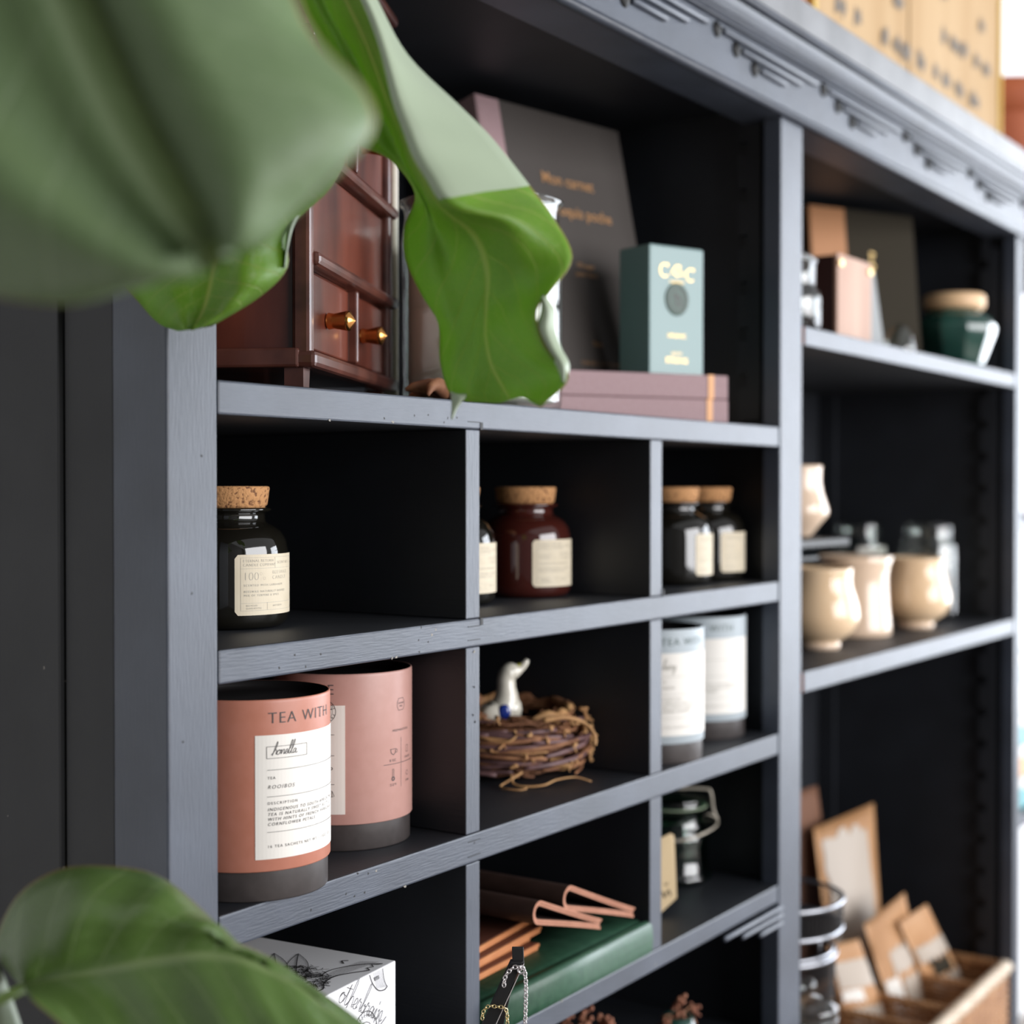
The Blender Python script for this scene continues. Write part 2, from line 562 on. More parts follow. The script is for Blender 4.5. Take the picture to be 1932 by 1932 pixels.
cp('stile', (-.0435, -.0003, 0, .050, 0, 1.772), pz)
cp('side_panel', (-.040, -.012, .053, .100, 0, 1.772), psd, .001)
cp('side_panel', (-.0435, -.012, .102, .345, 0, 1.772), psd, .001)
cp('stile', (.8840, .9455, -.001, .021, 0, 1.772), pz)
cp('partition', (.9085, .9225, .0215, .345, 0, 1.80), pin, 0)
cp('stile', (1.8365, 1.872, -.001, .021, 0, 1.772), pz)
cp('partition', (1.848, 1.862, .0215, .345, 0, 1.80), pin, 0)
cp('stile', (2.72, 2.78, 0, .05, 0, 1.772), pz)
cp('back_panel', (-.04, 2.78, .345, .358, 0, 1.80), pin, 0)
cp('top_board', (-.045, 2.80, -.015, .36, 1.862, 1.880), pin, 0)
cp('ceiling_board', (-.04, 2.78, .052, .345, 1.790, 1.80), pin, 0)


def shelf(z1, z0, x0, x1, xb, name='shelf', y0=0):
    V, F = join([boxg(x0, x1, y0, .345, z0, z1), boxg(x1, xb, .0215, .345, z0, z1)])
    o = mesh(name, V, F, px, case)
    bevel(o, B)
    # tops and undersides take the paint darkened for recess shade
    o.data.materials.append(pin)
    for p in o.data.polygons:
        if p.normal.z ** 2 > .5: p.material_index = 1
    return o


shelf(ZA, 1.3985, .0003, .8837, .9085)
shelf(ZB, 1.2237, .0003, .8837, .9085)
shelf(ZC, 1.0500, .0003, .8837, .9085)
shelf(ZD, .8815, .0003, .8837, .9085)
shelf(ZE, .706, .0003, .8837, .9085)
shelf(1.5415, 1.5190, .9555, 1.8363, 1.848)
shelf(1.1360, 1.1115, .9555, 1.8363, 1.848)
shelf(.400, .378, .9458, 1.8363, 1.848)
shelf(1.30, 1.28, 1.8725, 2.72, 2.74)
shelf(.80, .78, 1.8725, 2.72, 2.74)
# the two adjustable shelves stop short of the stile and show bare wood at the cut end
for z1, z0 in ((1.5415, 1.519), (1.136, 1.1115)):
    o = box('shelf_end', (.9548, .9556, .001, .344, z0 + .001, z1 - .001), M['rust'], case)
    tag(o, 'bare orange-brown cut end of the shelf')

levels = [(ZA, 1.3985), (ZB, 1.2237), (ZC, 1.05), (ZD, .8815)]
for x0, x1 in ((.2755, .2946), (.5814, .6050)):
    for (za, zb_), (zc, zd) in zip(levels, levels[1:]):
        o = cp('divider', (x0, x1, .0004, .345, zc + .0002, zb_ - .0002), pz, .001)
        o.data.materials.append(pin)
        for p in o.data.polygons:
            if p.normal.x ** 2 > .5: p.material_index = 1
# open joints where the dividers are housed into the shelves
for (x0, x1, z) in ((.2755, .2946, 1.3985), (.2755, .2946, 1.2463), (.2755, .2946, 1.0735), (.2755, .2946, 1.2237), (.2755, .2946, 1.0500),
                    (.5814, .6050, 1.2463)):
    top = z in (1.3985, 1.2237, 1.05)
    s = 1 if top else -1
    if z in (1.3985, 1.2463) and x0 < .3:
        box('joint_gap', (x1 - .0002, x1 + .0035, -.0004, .001, min(z, z + s * .0058), max(z, z + s * .0058)), M['black'], case)
    if x0 > .5:
        box('joint_gap', (x1 - .0002, x1 + .003, -.0004, .001, z - .001, z + .006), M['black'], case)
    if x0 < .3:
        box('joint_gap', (x0 + .002, x1, -.0003, .001, z + s * .0058 - .0003, z + s * .0058 + .0003), M['black'], case)

# old nail and worm holes, paint chips on the fronts
HOLES = [(0.0729, 1.2366), (0.0998, 1.2348), (0.0574, 1.2293), (0.0842, 1.2274), (0.2162, 1.2446), (0.2128, 1.2352), (0.2249, 1.2329), (0.2135, 1.2262), (0.1712, 1.4028), (0.2078, 1.4063), (0.2506, 1.406), (0.2457, 1.4025), (0.2251, 1.4074), (0.2626, 1.4069), (0.1399, 1.072), (0.152, 1.0694), (0.0892, 1.0571), (0.1269, 1.0599), (0.1363, 1.0562), (0.1477, 1.0564), (0.2864, 1.1915), (0.2849, 1.1691), (0.2878, 1.1631), (0.2863, 1.0658), (-0.0232, 1.2843), (-0.0313, 1.1913), (-0.0145, 1.3716)]
CHIPS = [(0.1098, 1.3990), (0.1813, 1.4005), (0.2345, 1.2416), (0.2297, 1.2379), (0.1803, 1.2244), (0.1854, 1.2247), (0.1612, 1.0694), (0.1954, 1.0504), (0.7938, 1.069), (0.4195, 0.9002), (0.592, 0.8873), (0.2864, 1.2197)]
for lst, nm_, mm_, r_ in ((HOLES, 'nail_holes', M['black'], .0009), (CHIPS, 'paint_chips', M['chip'], .0010)):
    parts = []
    for k, (x, z) in enumerate(lst):
        n_ = 7
        rad_ = [r_ * (1 + .35 * math.sin(q * 2.3 + k)) for q in range(n_)]
        y = -.0013 if .8840 < x < .9455 else (-.00006)
        V = [(x + rad_[q] * math.cos(2 * PI * q / n_) * (1 + .5 * (k % 2) * (mm_ is M['chip'])), y, z + rad_[q] * math.sin(2 * PI * q / n_)) for q in range(n_)]
        V += [(a, .0004 - .0003, c) for a, b, c in V]
        parts.append((V, [tuple(range(n_))[::-1]] + [(q, (q + 1) % n_, n_ + (q + 1) % n_, n_ + q) for q in range(n_)]))
    o = mesh(nm_, *join(parts), mm_, case); o['kind'] = 'stuff'

# sawtooth ledger strips that carry the adjustable shelves
def ledger(x0, x1, z0, z1):
    V, F = [], []
    zz, prof = z0, []
    while zz < z1 - .03:
        prof += [(.030, zz), (.056, zz), (.056, zz + .014), (.047, zz + .014), (.047, zz + .031)]
        zz += .031
    parts = [boxg(x0, x1, .030, .047, z0, zz)]
    q = z0
    while q < zz - .001:
        parts.append(boxg(x0, x1, .047, .058, q, q + .038))
        q += .0535
    V, F = join(parts)
    return mesh('ledger_strip', V, F, pin, case)


ledger(.897, .9083, 1.43, 1.77)
ledger(1.836, 1.8478, .45, 1.77)
V, F = join([boxg(.9227, .934, .315, .343, .45, 1.77)])
mesh('ledger_strip', V, F, pin, case)
V, F = join([boxg(1.836, 1.8478, .315, .343, .45, 1.77)])
mesh('ledger_strip', V, F, pin, case)

# cornice
X0, X1 = -.055, 2.80
def xprism(name, prof, m, bev=0):
    n = len(prof)
    V = [(X0, y, z) for y, z in prof] + [(X1, y, z) for y, z in prof]
    F = [(i, (i + 1) % n, n + (i + 1) % n, n + i) for i in range(n)] + [tuple(range(n - 1, -1, -1)), tuple(range(n, 2 * n))]
    o = mesh(name, V, F, m, case)
    if bev: bevel(o, bev)
    return o


cp('header', (-.0435, 2.78, -.0035, .050, 1.7705, 1.850), px, .0005)
mesh('bead', *tube([(X0, -.0052, 1.7745), (X1, -.0052, 1.7745)], .0050, 12), px, case, True)
mesh('bead', *tube([(X0, -.0060, 1.8375), (X1, -.0060, 1.8375)], .0022, 10), px, case, True)
xprism('cornice_cove', [(-.0035, 1.838), (-.0085, 1.8405), (-.0145, 1.845), (-.0190, 1.850), (-.0225, 1.8560), (-.0225, 1.862), (.01, 1.862), (.01, 1.838)], px)
mesh('bead', *tube([(X0, -.0235, 1.8600), (X1, -.0235, 1.8600)], .0052, 12), px, case, True)
xprism('fascia', [(-.0245, 1.8640), (-.0260, 1.8975), (-.0240, 1.8990), (.010, 1.8990), (.010, 1.8640)], M['paint_fascia'], .0008)
for k in range(-3, 7):
    x = .7146 + .2846 * k
    for j, (dx, z, L_) in enumerate(((0, 1.8262, .2450), (.0455, 1.8160, .1560), (.0920, 1.8060, .0650))):
        if x + dx < -.03: continue
        V, F = lathe([(0.0001, .0046), (.0034, .0040), (.0066, .0020), (.0086, 0), (.0086, -.002)], 16)
        V = [(x + dx + v[0], -.0040 - v[2], z - .001 + v[1]) for v in V]
        mesh('bored_hole', V, F, M['black'], case, True)
        P = [(x + dx + .010, -.0055, z), (x + dx + .012, -.0064, z), (x + dx + .010 + L_, -.0064, z), (x + dx + .012 + L_, -.0055, z)]
        mesh('reed', *tube(P, .0034, 10), px, case, True)
for x, z in ((.7360, .8765), (.7790, .8680), (.8240, .8590)):
    mesh('reed', *tube([(x, -.0035, z), (x + .002, -.0040, z), (.8838, -.0040, z)], .0029, 10), px, case, True)

# ================================================================ CANDLE JARS (one built, the others copied)
def jar_glass_profile():
    return [(0.001, .004), (.030, .002), (.037, .0), (.0415, .002), (.0440, .0065), (.0445, .012), (.0445, .050), (.0442, .058), (.0425, .066),
            (.0385, .0725), (.0330, .0765), (.0285, .0785), (.0272, .0800), (.0268, .0835), (.0268, .0860), (.0295, .0868), (.0315, .0880),
            (.0318, .0892), (.0300, .0903), (.0262, .0905), (.0262, .0890)]


def candle_jar(loc, glass, label, rot):
    t = thing('candle_jar', loc, label, 'candle jar', 'cork-stoppered jars with cream labels in the pigeonholes', rot)
    mesh('jar_body', *lathe(jar_glass_profile(), 64), glass, t, True)
    V, F = lathe([(.0001, .1065), (.0285, .1065), (.0300, .1058), (.0302, .1045), (.0285, .0925), (.0268, .0908), (.0262, .0895), (.0001, .0895)], 48)
    st = mesh('cork_stopper', V, F, M['cork'], t, True)
    Rl = .0447
    a0 = R(-90) - R(41)
    lab = mesh('label', *arc_patch(Rl, a0, a0 + R(88), .0112, .0560, .0003, 30, rc=.003), M['label_cream'], t)
    f = on_cyl(Rl + .0005, a0, .0112)
    g = []
    W = R(88) * Rl
    g.append(rect2(.0045, W - .0045, .0035, .0425, .0002))
    g.append(stroke([(.0045, .0345), (W - .0045, .0345)], .0002, sub=.003))
    g.append(stroke([(.0045, .0090), (W - .0045, .0090)], .0002, sub=.003))
    g.append(stroke([(.034, .0345), (.034, .0425)], .0002))
    g.append(stroke([(.026, .0035), (.026, .0090)], .0002))
    g.append(text_geo('ETERNAL RETURN', .0029, .0062, .0392, spacing=1.12, thin=-.012))
    g.append(text_geo('CANDLE COMPANY', .0029, .0062, .0362, spacing=1.12, thin=-.012))
    g.append(text_geo('SCENT NO. 2', .0029, .0365, .0375, spacing=1.15, thin=-.012))
    g.append(text_geo('100%', .0088, .0058, .0258, spacing=1.0, thin=-.03))
    g.append(text_geo('BEESWAX', .0038, .0310, .0300, spacing=1.2, thin=-.02))
    g.append(text_geo('CANDLE', .0038, .0310, .0262, spacing=1.25, thin=-.02))
    g.append(text_geo('SCENTED WITH LABDANUM', .0022, .0068, .0214, spacing=1.35))
    g.append(text_geo('BEESWAX NATURALLY DERIVED', .0022, .0068, .0168, spacing=1.3))
    g.append(text_geo('MIX OF TERPENE & SPICE', .0022, .0068, .0140, spacing=1.3))
    g.append(text_geo('RECYCLED', .0017, .0085, .0066, spacing=1.1))
    g.append(text_geo('GLASS BOTTLE', .0017, .0085, .0046, spacing=1.1))
    g.append(text_geo('BOTTLED IN', .0017, .0315, .0060, spacing=1.1))
    mesh('lettering', *mapped(join(g), f), M['ink_grey'], lab)
    return t


j1 = candle_jar((.1307, .1179, ZB), M['dark_glass'], 'black glass jar with cork stopper and cream label in the top left pigeonhole', 0)
dup(j1, (.4051, .1146, ZB), R(4), 'dark cork-stoppered jar mostly hidden behind the divider, left of the amber jar')
j4 = dup(j1, (.7760, .0800, ZB), R(14), 'dark jar with cork stopper, nearer of the pair in the third pigeonhole')
dup(j1, (.8630, .0820, ZB), R(0), 'dark jar with cork stopper at the right wall of the third pigeonhole, behind its twin')
j2 = dup(j1, (.5315, .1122, ZB), R(-7), 'reddish amber glass jar with cork stopper and cream label in the middle pigeonhole')
for ch in j2.children:
    if ch.name.startswith('jar_body'):
        ch.data = ch.data.copy()
        ch.data.materials[0] = M['amber_glass']

# ================================================================ TEA TINS
def tea_tin(loc, sleeve, label, group, rot, kind, script='honella'):
    t = thing('tea_tin', loc, label, 'tea tin', group, rot)
    Rs = .0556
    mesh('base', *lathe([(.0001, .0008), (.0515, .0008), (.0532, .0), (.0538, .001), (.0538, .0215)], 72), M['tin_base'], t, True)
    mesh('sleeve', *lathe([(.0535, .0212), (.0552, .0205), (Rs, .0212), (Rs, .1335), (.0555, .1352), (.0550, .1360), (.0543, .1358)], 72), sleeve, t, True)
    mesh('lid', *lathe([(.0001, .1290), (.0440, .1290), (.0490, .1295), (.0515, .1305), (.0528, .1325), (.0532, .1350), (.0543, .1358)], 72), M['tin_lid'], t, True)
    f = on_cyl(Rs + .0004, 0, 0)
    lab = mesh('label', *arc_patch(Rs, 0, R(98), .0290, .1122, .0003, 36), M['label_white'], t)
    W = R(98) * Rs
    fl = on_cyl(Rs + .0006, 0, 0)
    g = []
    if kind == 'front':
        g.append(rect2(.0078, .0385, .0966, .1045, .0003))
        g.append(cursive(script, .0115, .0990, .0052, .00035))
        for z in (.0888, .0709, .0471):
            g.append(stroke([(.0080, z), (W - .008, z)], .00028, sub=.002))
        g.append(text_geo('TEA', .0026, .0083, .0826, spacing=1.35))
        g.append(text_geo('ROOIBOS', .0036, .0083, .0762, spacing=1.35, shear=.25, thin=-.008))
        g.append(text_geo('DESCRIPTION', .0026, .0083, .0656, spacing=1.45))
        for i, s in enumerate(('INDIGENOUS TO SOUTH AFRICA THIS', 'TEA IS NATURALLY SWEET AS IT IS', 'WITH HINTS OF FRENCH VANILLA &', 'CORNFLOWER PETALS')):
            g.append(text_geo(s, .0030, .0083, .0613 - i * .0033, spacing=1.3, shear=.25))
        g.append(text_geo('16 TEA SACHETS NET WT 1.13OZ, 32G', .0026, .0083, .0366, spacing=1.4))
    elif kind == 'back':
        for z in (.0900, .0740, .0520):
            g.append(stroke([(.020, z), (W - .0072, z)], .00035, sub=.002))
        g.append(text_geo('T', .0030, W - .0100, .0830, align='RIGHT', thin=.01))
        g.append(text_geo('INFUSED', .0032, W - .0085, .0630, align='RIGHT', shear=.2, thin=.02))
        g.append(rect2(W - .0150, W - .0090, .0425, .0470, .0003))
        g.append(circle2(W - .0118, .0448, .0014, .0003, 14))
        g.append(stroke([(W - .009, .0470), (W - .0072, .0430), (W - .009, .0425)], .0003))
    else:
        g.append(cursive(script, .0105, .0960, .0062, .0006))
        for z in (.0888, .0709, .0471):
            g.append(stroke([(.0080, z), (W - .008, z)], .00035, sub=.002))
        g.append(text_geo('TEA', .0030, .0083, .0826, spacing=1.35))
        g.append(text_geo('GREEN', .0040, .0083, .0762, spacing=1.3, shear=.25))
        g.append(text_geo('DESCRIPTION', .0030, .0083, .0652, spacing=1.3))
        for i, s in enumerate(('A SMOOTH LEAF TEA FROM THE', 'HILLS WITH A BRIGHT TASTE OF', 'JASMINE FLOWERS')):
            g.append(text_geo(s, .0036, .0083, .0605 - i * .0040, spacing=1.2, shear=.25))
        g.append(text_geo('16 TEA SACHETS NET WT 1.13OZ', .0030, .0083, .0366, spacing=1.3))
    mesh('lettering', *mapped(join(g), fl), M['ink'] if kind != 'pale' else M['ink_grey'], lab)
    h = []
    if kind == 'back':
        h.append(text_geo('TEA WITH CAFFEINE', .0112, W - .0075, .1205, align='RIGHT', spacing=1.12, thin=-.012))
        # round stamp over the label's upper corner
        cx, cy = W - .0150, .1075
        h2 = [circle2(cx, cy, .0086, .0004), circle2(cx, cy, .0060, .0002)]
        h2.append(text_geo('T', .0062, cx + .0022, cy - .0020, thin=.01))
        for i, c in enumerate('CAFFEINE FREE'):
            a = R(150 - i * 19)
            v, q = text_geo(c, .0026, -.0009, 0)
            ca, sa = math.cos(a - PI / 2), math.sin(a - PI / 2)
            v = [(cx + .0064 * math.cos(a) + x * ca - y * sa, cy + .0064 * math.sin(a) + x * sa + y * ca) for x, y in v]
            h2.append((v, q))
        h.append(join(h2))
        bx = W + .0520
        hexa = [(-.0048, .0018), (-.0048, -.0018), (-.0030, -.0046), (.0030, -.0046), (.0048, -.0018), (.0048, .0018), (.0030, .0046), (-.0030, .0046), (-.0048, .0018)]
        h.append(stroke([(bx + a, .1095 + b) for a, b in hexa], .00035))
        h.append(text_geo('CAFFEINE', .0018, bx, .1098, align='CENTER'))
        h.append(text_geo('FREE', .0018, bx, .1074, align='CENTER'))
        h.append(text_geo('PREPARATION', .0026, bx, .0888, align='CENTER', spacing=1.3))
        h.append(stroke([(bx, .0450), (bx, .0835)], .0003))
        h.append(stroke([(bx - .0195, .0640), (bx + .0195, .0640)], .00035, sub=.002))
        h.append(stroke([(bx - .0125, .0755), (bx - .0118, .0725), (bx - .0095, .0710), (bx - .0072, .0725), (bx - .0065, .0755), (bx - .0125, .0755)], .0004))
        h.append(circle2(bx - .0060, .0738, .0012, .0003, 12))
        h.append(text_geo('8 OZ.', .0026, bx - .0098, .0660, align='CENTER', spacing=1.2))
        h.append(stroke([(bx - .0104, .0600), (bx - .0104, .0535), (bx - .0090, .0535), (bx - .0090, .0600), (bx - .0104, .0600)], .0003))
        h.append(circle2(bx - .0097, .0525, .0013, .0008, 12))
        h.append(text_geo('212\u00b0F', .0026, bx - .0098, .0470, align='CENTER', spacing=1.2))
        h.append(rect2(bx + .0080, bx + .0112, .0710, .0762, .0003))
        h.append(text_geo('1 SACHET', .0024, bx + .0100, .0665, align='CENTER'))
        h.append(circle2(bx + .0097, .0545, .0018, .0003, 14))
        h.append(text_geo('5 MIN', .0024, bx + .0100, .0480, align='CENTER'))
        mesh('printing', *mapped(join(h), f), M['ink'], t)
    else:
        h.append(text_geo('TEA WITH', .0108, .0088, .1200, spacing=1.16, thin=-.012))
        # small slab feet that give the capitals their serifs
        mesh('printing', *mapped(join(h), f), M['ink'] if kind != 'pale' else M['teal_dark'], t)
    return t


g1 = 'pink tea tins'
g2 = 'pale grey tea tins'
tea_tin((.0744, .0428, ZC), M['tin_pink'], 'pink tea tin lettered TEA WITH, its white label facing the room, nearest the left stile', g1, R(-133.4), 'front')
tea_tin((.2201, .0823, ZC), M['tin_pink_pale'], 'pink tea tin turned to show its preparation icons, behind the lettered pink tin', g1, R(-139.7 + 2.2 - 98), 'back')
tea_tin((.6773, .0529, ZC), M['tin_pale'], 'pale grey tea tin with large white label beside the divider, nearer of two', g2, R(-151.4 + 2), 'pale', 'being')
tea_tin((.8386, .0807, ZC), M['tin_pale'], 'pale grey tea tin with white label against the right wall, farther of two', g2, R(-154 - 20), 'pale', 'being')

# ================================================================ TOP LEFT COMPARTMENT
# --- small chest of drawers, turned about 26 degrees
t = thing('miniature_chest', (.1065, .0200, ZA), 'small reddish brown varnished wooden chest with tiny drawers and brass knobs on top left shelf', 'chest', rz=.4603)
W_, D_, H_ = .2836, .125, .345
mh, me_ = M['mahogany'], M['mahogany_edge']
box('case', (.004, W_ - .004, .006, D_, .020, H_), mh, t, .002)
for x0, x1 in ((0, .012), (W_ - .016, W_)):
    box('corner_post', (x0, x1, -.004, .010, .016, H_), me_, t, .003)
for z, h_ in ((.0160, .0120), (.0900, .0100), (.1700, .0100), (.2500, .0100), (H_ - .004, .010)):
    box('rail', (-.002 if z != .09 else .010, W_ + .003, -.0085, .008, z, z + h_), me_, t, .0035)
box('side_rail', (-.003, .006, .004, D_, .016, .030), me_, t, .002)
for z0, z1, n in ((.030, .088, 2), (.102, .168, 1), (.182, .248, 2), (.262, H_ - .006, 1)):
    wdt = (W_ - .028) / n
    for k in range(n):
        xa = .012 + k * wdt
        dr = box('drawer', (xa + .004, xa + wdt - .004, .0015, .0058, z0 + .001, z1 - .001), mh, t, .0012)
        if n > 1 and k:
            box('mullion', (xa - .0035, xa + .0035, -.006, .0058, z0, z1), me_, t, .0018)
        if n > 1:
            V, F = lathe([(.0001, .0), (.0052, 0), (.0064, .002), (.0057, .006), (.0074, .0150), (.0078, .0175), (.0070, .0187), (.0001, .0225)], 24)
            V = [(xa + wdt * (.43 if k == 0 else .30) + v[0], .0015 - v[2], (z0 + z1) / 2 - .003 + v[1]) for v in V]
            kn = mesh('knob', V, F, M['brass'], dr, True)
for x in (.003, W_ - .022):
    for y in (.002, D_ - .016):
        V, F = boxg(x, x + .018, y, y + .014, 0, .0165)
        V = [(v[0] + (.003 if v[2] < .01 and v[0] > x + .01 else 0) * -1, v[1], v[2]) for v in V]
        mesh('foot', V, F, M['mahogany_edge'], t)

# --- cream board book behind the chest
t = thing('cream_book', (.3950, .1850, ZA), 'tall thin cream book standing upright behind the small red-brown chest', 'book', rz=-.75)
box('cover', (.0, .018, .0, .10, 0, .262), M['cream_board'], t, .001)
box('page_block', (.003, .015, -.0005, .098, .003, .259), M['pages'], t)

# --- large clear glass jar with pale pillar inside, behind the hanging leaf
t = thing('glass_jar', (.4090, .0780, ZA), 'large clear open glass jar on the top shelf, mostly behind the hanging leaf', 'jar')
mesh('glass_body', *lathe([(.0001, .0), (.066, .0), (.0705, .002), (.0720, .008), (.0722, .150), (.0700, .164), (.0690, .172), (.0705, .180), (.0735, .1825),
                          (.0735, .1845), (.0700, .1850), (.0672, .1800), (.0665, .170), (.0685, .150), (.0688, .012), (.0660, .007), (.0001, .007)], 72), M['glass'], t, True)
o = mesh('pillar_candle', *lathe([(.0001, .150), (.010, .150), (.062, .1505), (.0650, .149), (.0662, .144), (.0665, 0.004), (.064, 0), (.0001, 0)], 48, (.409, .078, ZA + .0075)), M['cream_board'], None, True)
tag(o, 'cream pillar candle standing inside the large clear glass jar', 'candle')

# --- dried pods
t = thing('dried_seed_pod', (.2900, .0300, ZA), 'small wrinkled brown dried seed pod on the top shelf beside the leaf tip', 'seed pod')
for k in range(7):
    a = k * 2.4
    P = [(0, 0, .006), (.012 * math.cos(a), .012 * math.sin(a), .012), (.026 * math.cos(a), .026 * math.sin(a), .008 + .004 * (k % 3)), (.034 * math.cos(a), .034 * math.sin(a), .004 + .006 * (k % 2))]
    mesh('husk', *tube(cr(P, 4), [.004, .006, .007, .0075, .0075, .007, .006, .005, .0045, .004, .003, .002, .0015][:13], 8), M['twig'], t, True)


def bookmesh(t, w, h, d, cover, pages, spine_side='x0'):
    """upright book: w = board width, h = height, d = thickness; front board at y=0"""
    c = .0022
    box('front_cover', (0, w, 0, c, 0, h), cover, t, .0005)
    box('back_cover', (0, w, d - c, d, 0, h), cover, t, .0005)
    box('spine', (-.0012, c, 0, d, 0, h), cover, t, .0005)
    box('page_block', (c, w - .003, c, d - c, .003, h - .003), pages, t)


# --- two mauve books lying flat
fb = []
for k, (dz, lab) in enumerate(((0, 'flat mauve cloth book with orange band, lower of two under the teal box'),
                               (.0262, 'flat mauve cloth book with orange band, upper of two under the teal box'))):
    t = thing('mauve_book', (.7780 - .0015 * (1 - k) + .002, .0130 + (.001 if k else 0), ZA + dz), lab, 'book', 'flat mauve books', R(149))
    # local +x runs along the spine away from the right end; local -y is the depth direction
    Lb, Db, Hb = .250, .165, .0256
    c = .0025
    box('spine', (0, Lb, -.003, 0, .0005, Hb), M['mauve'], t, .0012)
    box('lower_cover', (0, Lb, -Db, -.001, .0, c), M['mauve'], t, .0006)
    box('upper_cover', (0, Lb, -Db, -.001, Hb - c, Hb), M['mauve'], t, .0006)
    box('page_block', (.003, Lb - .003, -Db + .004, -.003, c, Hb - c), M['pages'], t)
    box('elastic_band', (.020 - .002 * k, .0275 - .002 * k, -Db - .0006, .0007, -.0004 if k == 9 else .0002, Hb + .0003), M['ribbon'], t, .0003)

# --- big sketch book leaning back on them
ZF = ZA + .0520
t = thing('sketchbook', (.5984, .1660, ZF), 'large grey-brown sketchbook with copper title and mauve spine leaning back behind the teal box', 'book', rz=-.1736)
tilt = bpy.data.objects.new('unused', None)
t.rotation_euler = (-.2072, 0, -.1736)
bpy.data.objects.remove(tilt)
w_, h_, d_ = .2363, .3034, .026
box('back_cover', (0, w_, d_ - .002, d_, 0, h_), M['cover_brown'], t, .0004)
box('front_cover', (.035, w_, 0, .002, 0, h_), M['cover_brown'], t, .0004)
box('spine', (-.001, .0352, -.0003, .0025, 0, h_), M['mauve'], t, .0004)
box('spine_edge', (-.0015, .002, -.0003, d_, 0, h_), M['mauve'], t, .0006)
box('page_block', (.002, w_ - .004, .002, d_ - .002, .003, h_ - .003), M['pages'], t)
fr = lambda x, y: (x, -.0009, y)
for q in [text_geo('Mon carnet', .0185, .129, h_ - .085, align='CENTER', thin=.01),
          text_geo('de croquis poche', .0180, .133, h_ - .120, align='CENTER', thin=.012),
          join([text_geo('120 pages', .0075, .136, h_ - .178, align='CENTER', thin=.01), text_geo('papier blanc', .0075, .136, h_ - .188, align='CENTER', thin=.01)]),
          text_geo('Paris', .0080, .136, h_ - .268, align='CENTER', thin=.01), text_geo('CARNETS DE POCHE', .0060, .136, h_ - .290, align='CENTER', spacing=1.2)]:
    mesh('title_line', *mapped(q, fr), M['copper_foil'], t)

# --- teal box
t = thing('teal_carton', (.7060, .0700, ZF), 'tall teal green carton with gold lettering and round seal, standing on the flat mauve books', 'carton', rz=-.3581)
w_, d_, h_ = .0771, .0497, .1368
box('carton_body', (0, w_, 0, d_, 0, h_), M['teal'], t, .0012)
box('lid_flap', (.0015, w_ - .0015, .0015, d_ - .001, h_ - .0002, h_ + .0006), M['teal'], t, .0002)
fr = lambda x, y: (x, -.0004, y)
g = []
# swash capitals of the gold name
for cx, cy, s in ((.021, h_ - .026, 1), (.039, h_ - .0255, .8), (.058, h_ - .0285, .95)):
    g.append(stroke([(cx + s * .0060 * math.cos(R(q)), cy + s * .0068 * math.sin(R(q))) for q in range(50, 330, 14)], .0016))
    g.append(circle2(cx + s * .004, cy + s * .006, .0013, .0012, 12))
g.append(stroke([(.030, h_ - .0300), (.034, h_ - .0235), (.038, h_ - .0305), (.042, h_ - .0235), (.046, h_ - .0305), (.050, h_ - .025)], .0012, smooth=3))
g.append(text_geo('COMPANY', .0045, w_ / 2, h_ - .0390, align='CENTER'))
g.append(text_geo('ORGANIC', .0058, w_ / 2, .0400, align='CENTER', thin=.01))
g.append(text_geo('NET WT', .0040, w_ / 2, .0215, align='CENTER'))
g.append(text_geo('STRONG', .0078, w_ / 2, .0130, align='CENTER', thin=.02))
mesh('gold_lettering', *mapped(join(g[:-3]), fr), M['gold'], t)
for q in g[-3:]:
    mesh('gold_line', *mapped(q, fr), M['gold'], t)
V, F = lathe([(.0001, .0006), (.0130, .0006), (.0155, .0010), (.0168, .0004), (.0168, 0)], 40)
sl = mesh('seal', [(w_ / 2 + v[0], -.0002 - v[2], .081 + v[1] * 1.05) for v in V], F, M['teal_dark'], t)
g = [circle2(0, 0, .0125, .0007), stroke([(-.004, .007), (-.001, .004), (.003, .002), (.006, -.003), (.003, -.007), (-.002, -.005), (0, 0), (-.005, .003)], .0016, smooth=4)]
mesh('seal_figure', *mapped(join(g), lambda x, y: (w_ / 2 + x, -.0012, .081 + y)), M['tin_base'], sl)

# ================================================================ NEST AND BIRD
NX, NY = .5276, .1259
t = thing('twig_nest', (NX, NY, ZC), 'round nest of brown and purple twigs and straw in the middle pigeonhole', 'nest')
mesh('nest_floor', *lathe([(.0001, .030), (.030, .031), (.048, .038), (.052, .034), (.050, .006), (.030, .003), (.0001, .003)], 40), M['twig'], t, True)
rnd = random.Random(3)
fib = []
for k in range(300):
    a0 = rnd.uniform(0, 2 * PI); ln = rnd.uniform(.5, 1.6)
    z0 = rnd.uniform(.006, .060); r0 = .060 + .014 * math.sin((z0 - .004) / .06 * PI) - .006 + rnd.uniform(-.008, .006)
    if z0 > .05: r0 -= rnd.uniform(0, .012)
    P = []
    for i in range(7):
        a = a0 + ln * i / 6
        P.append((math.cos(a) * (r0 + rnd.uniform(-.002, .002)), math.sin(a) * (r0 + rnd.uniform(-.002, .002)), max(.003, z0 + (i - 3) * rnd.uniform(-.0016, .0016))))
    fib.append(tube(cr(P, 2), rnd.uniform(.0007, .0018), 5))
o = mesh('twig_mass', *join(fib), M['twig'], t, True); tag(o, kind='stuff')
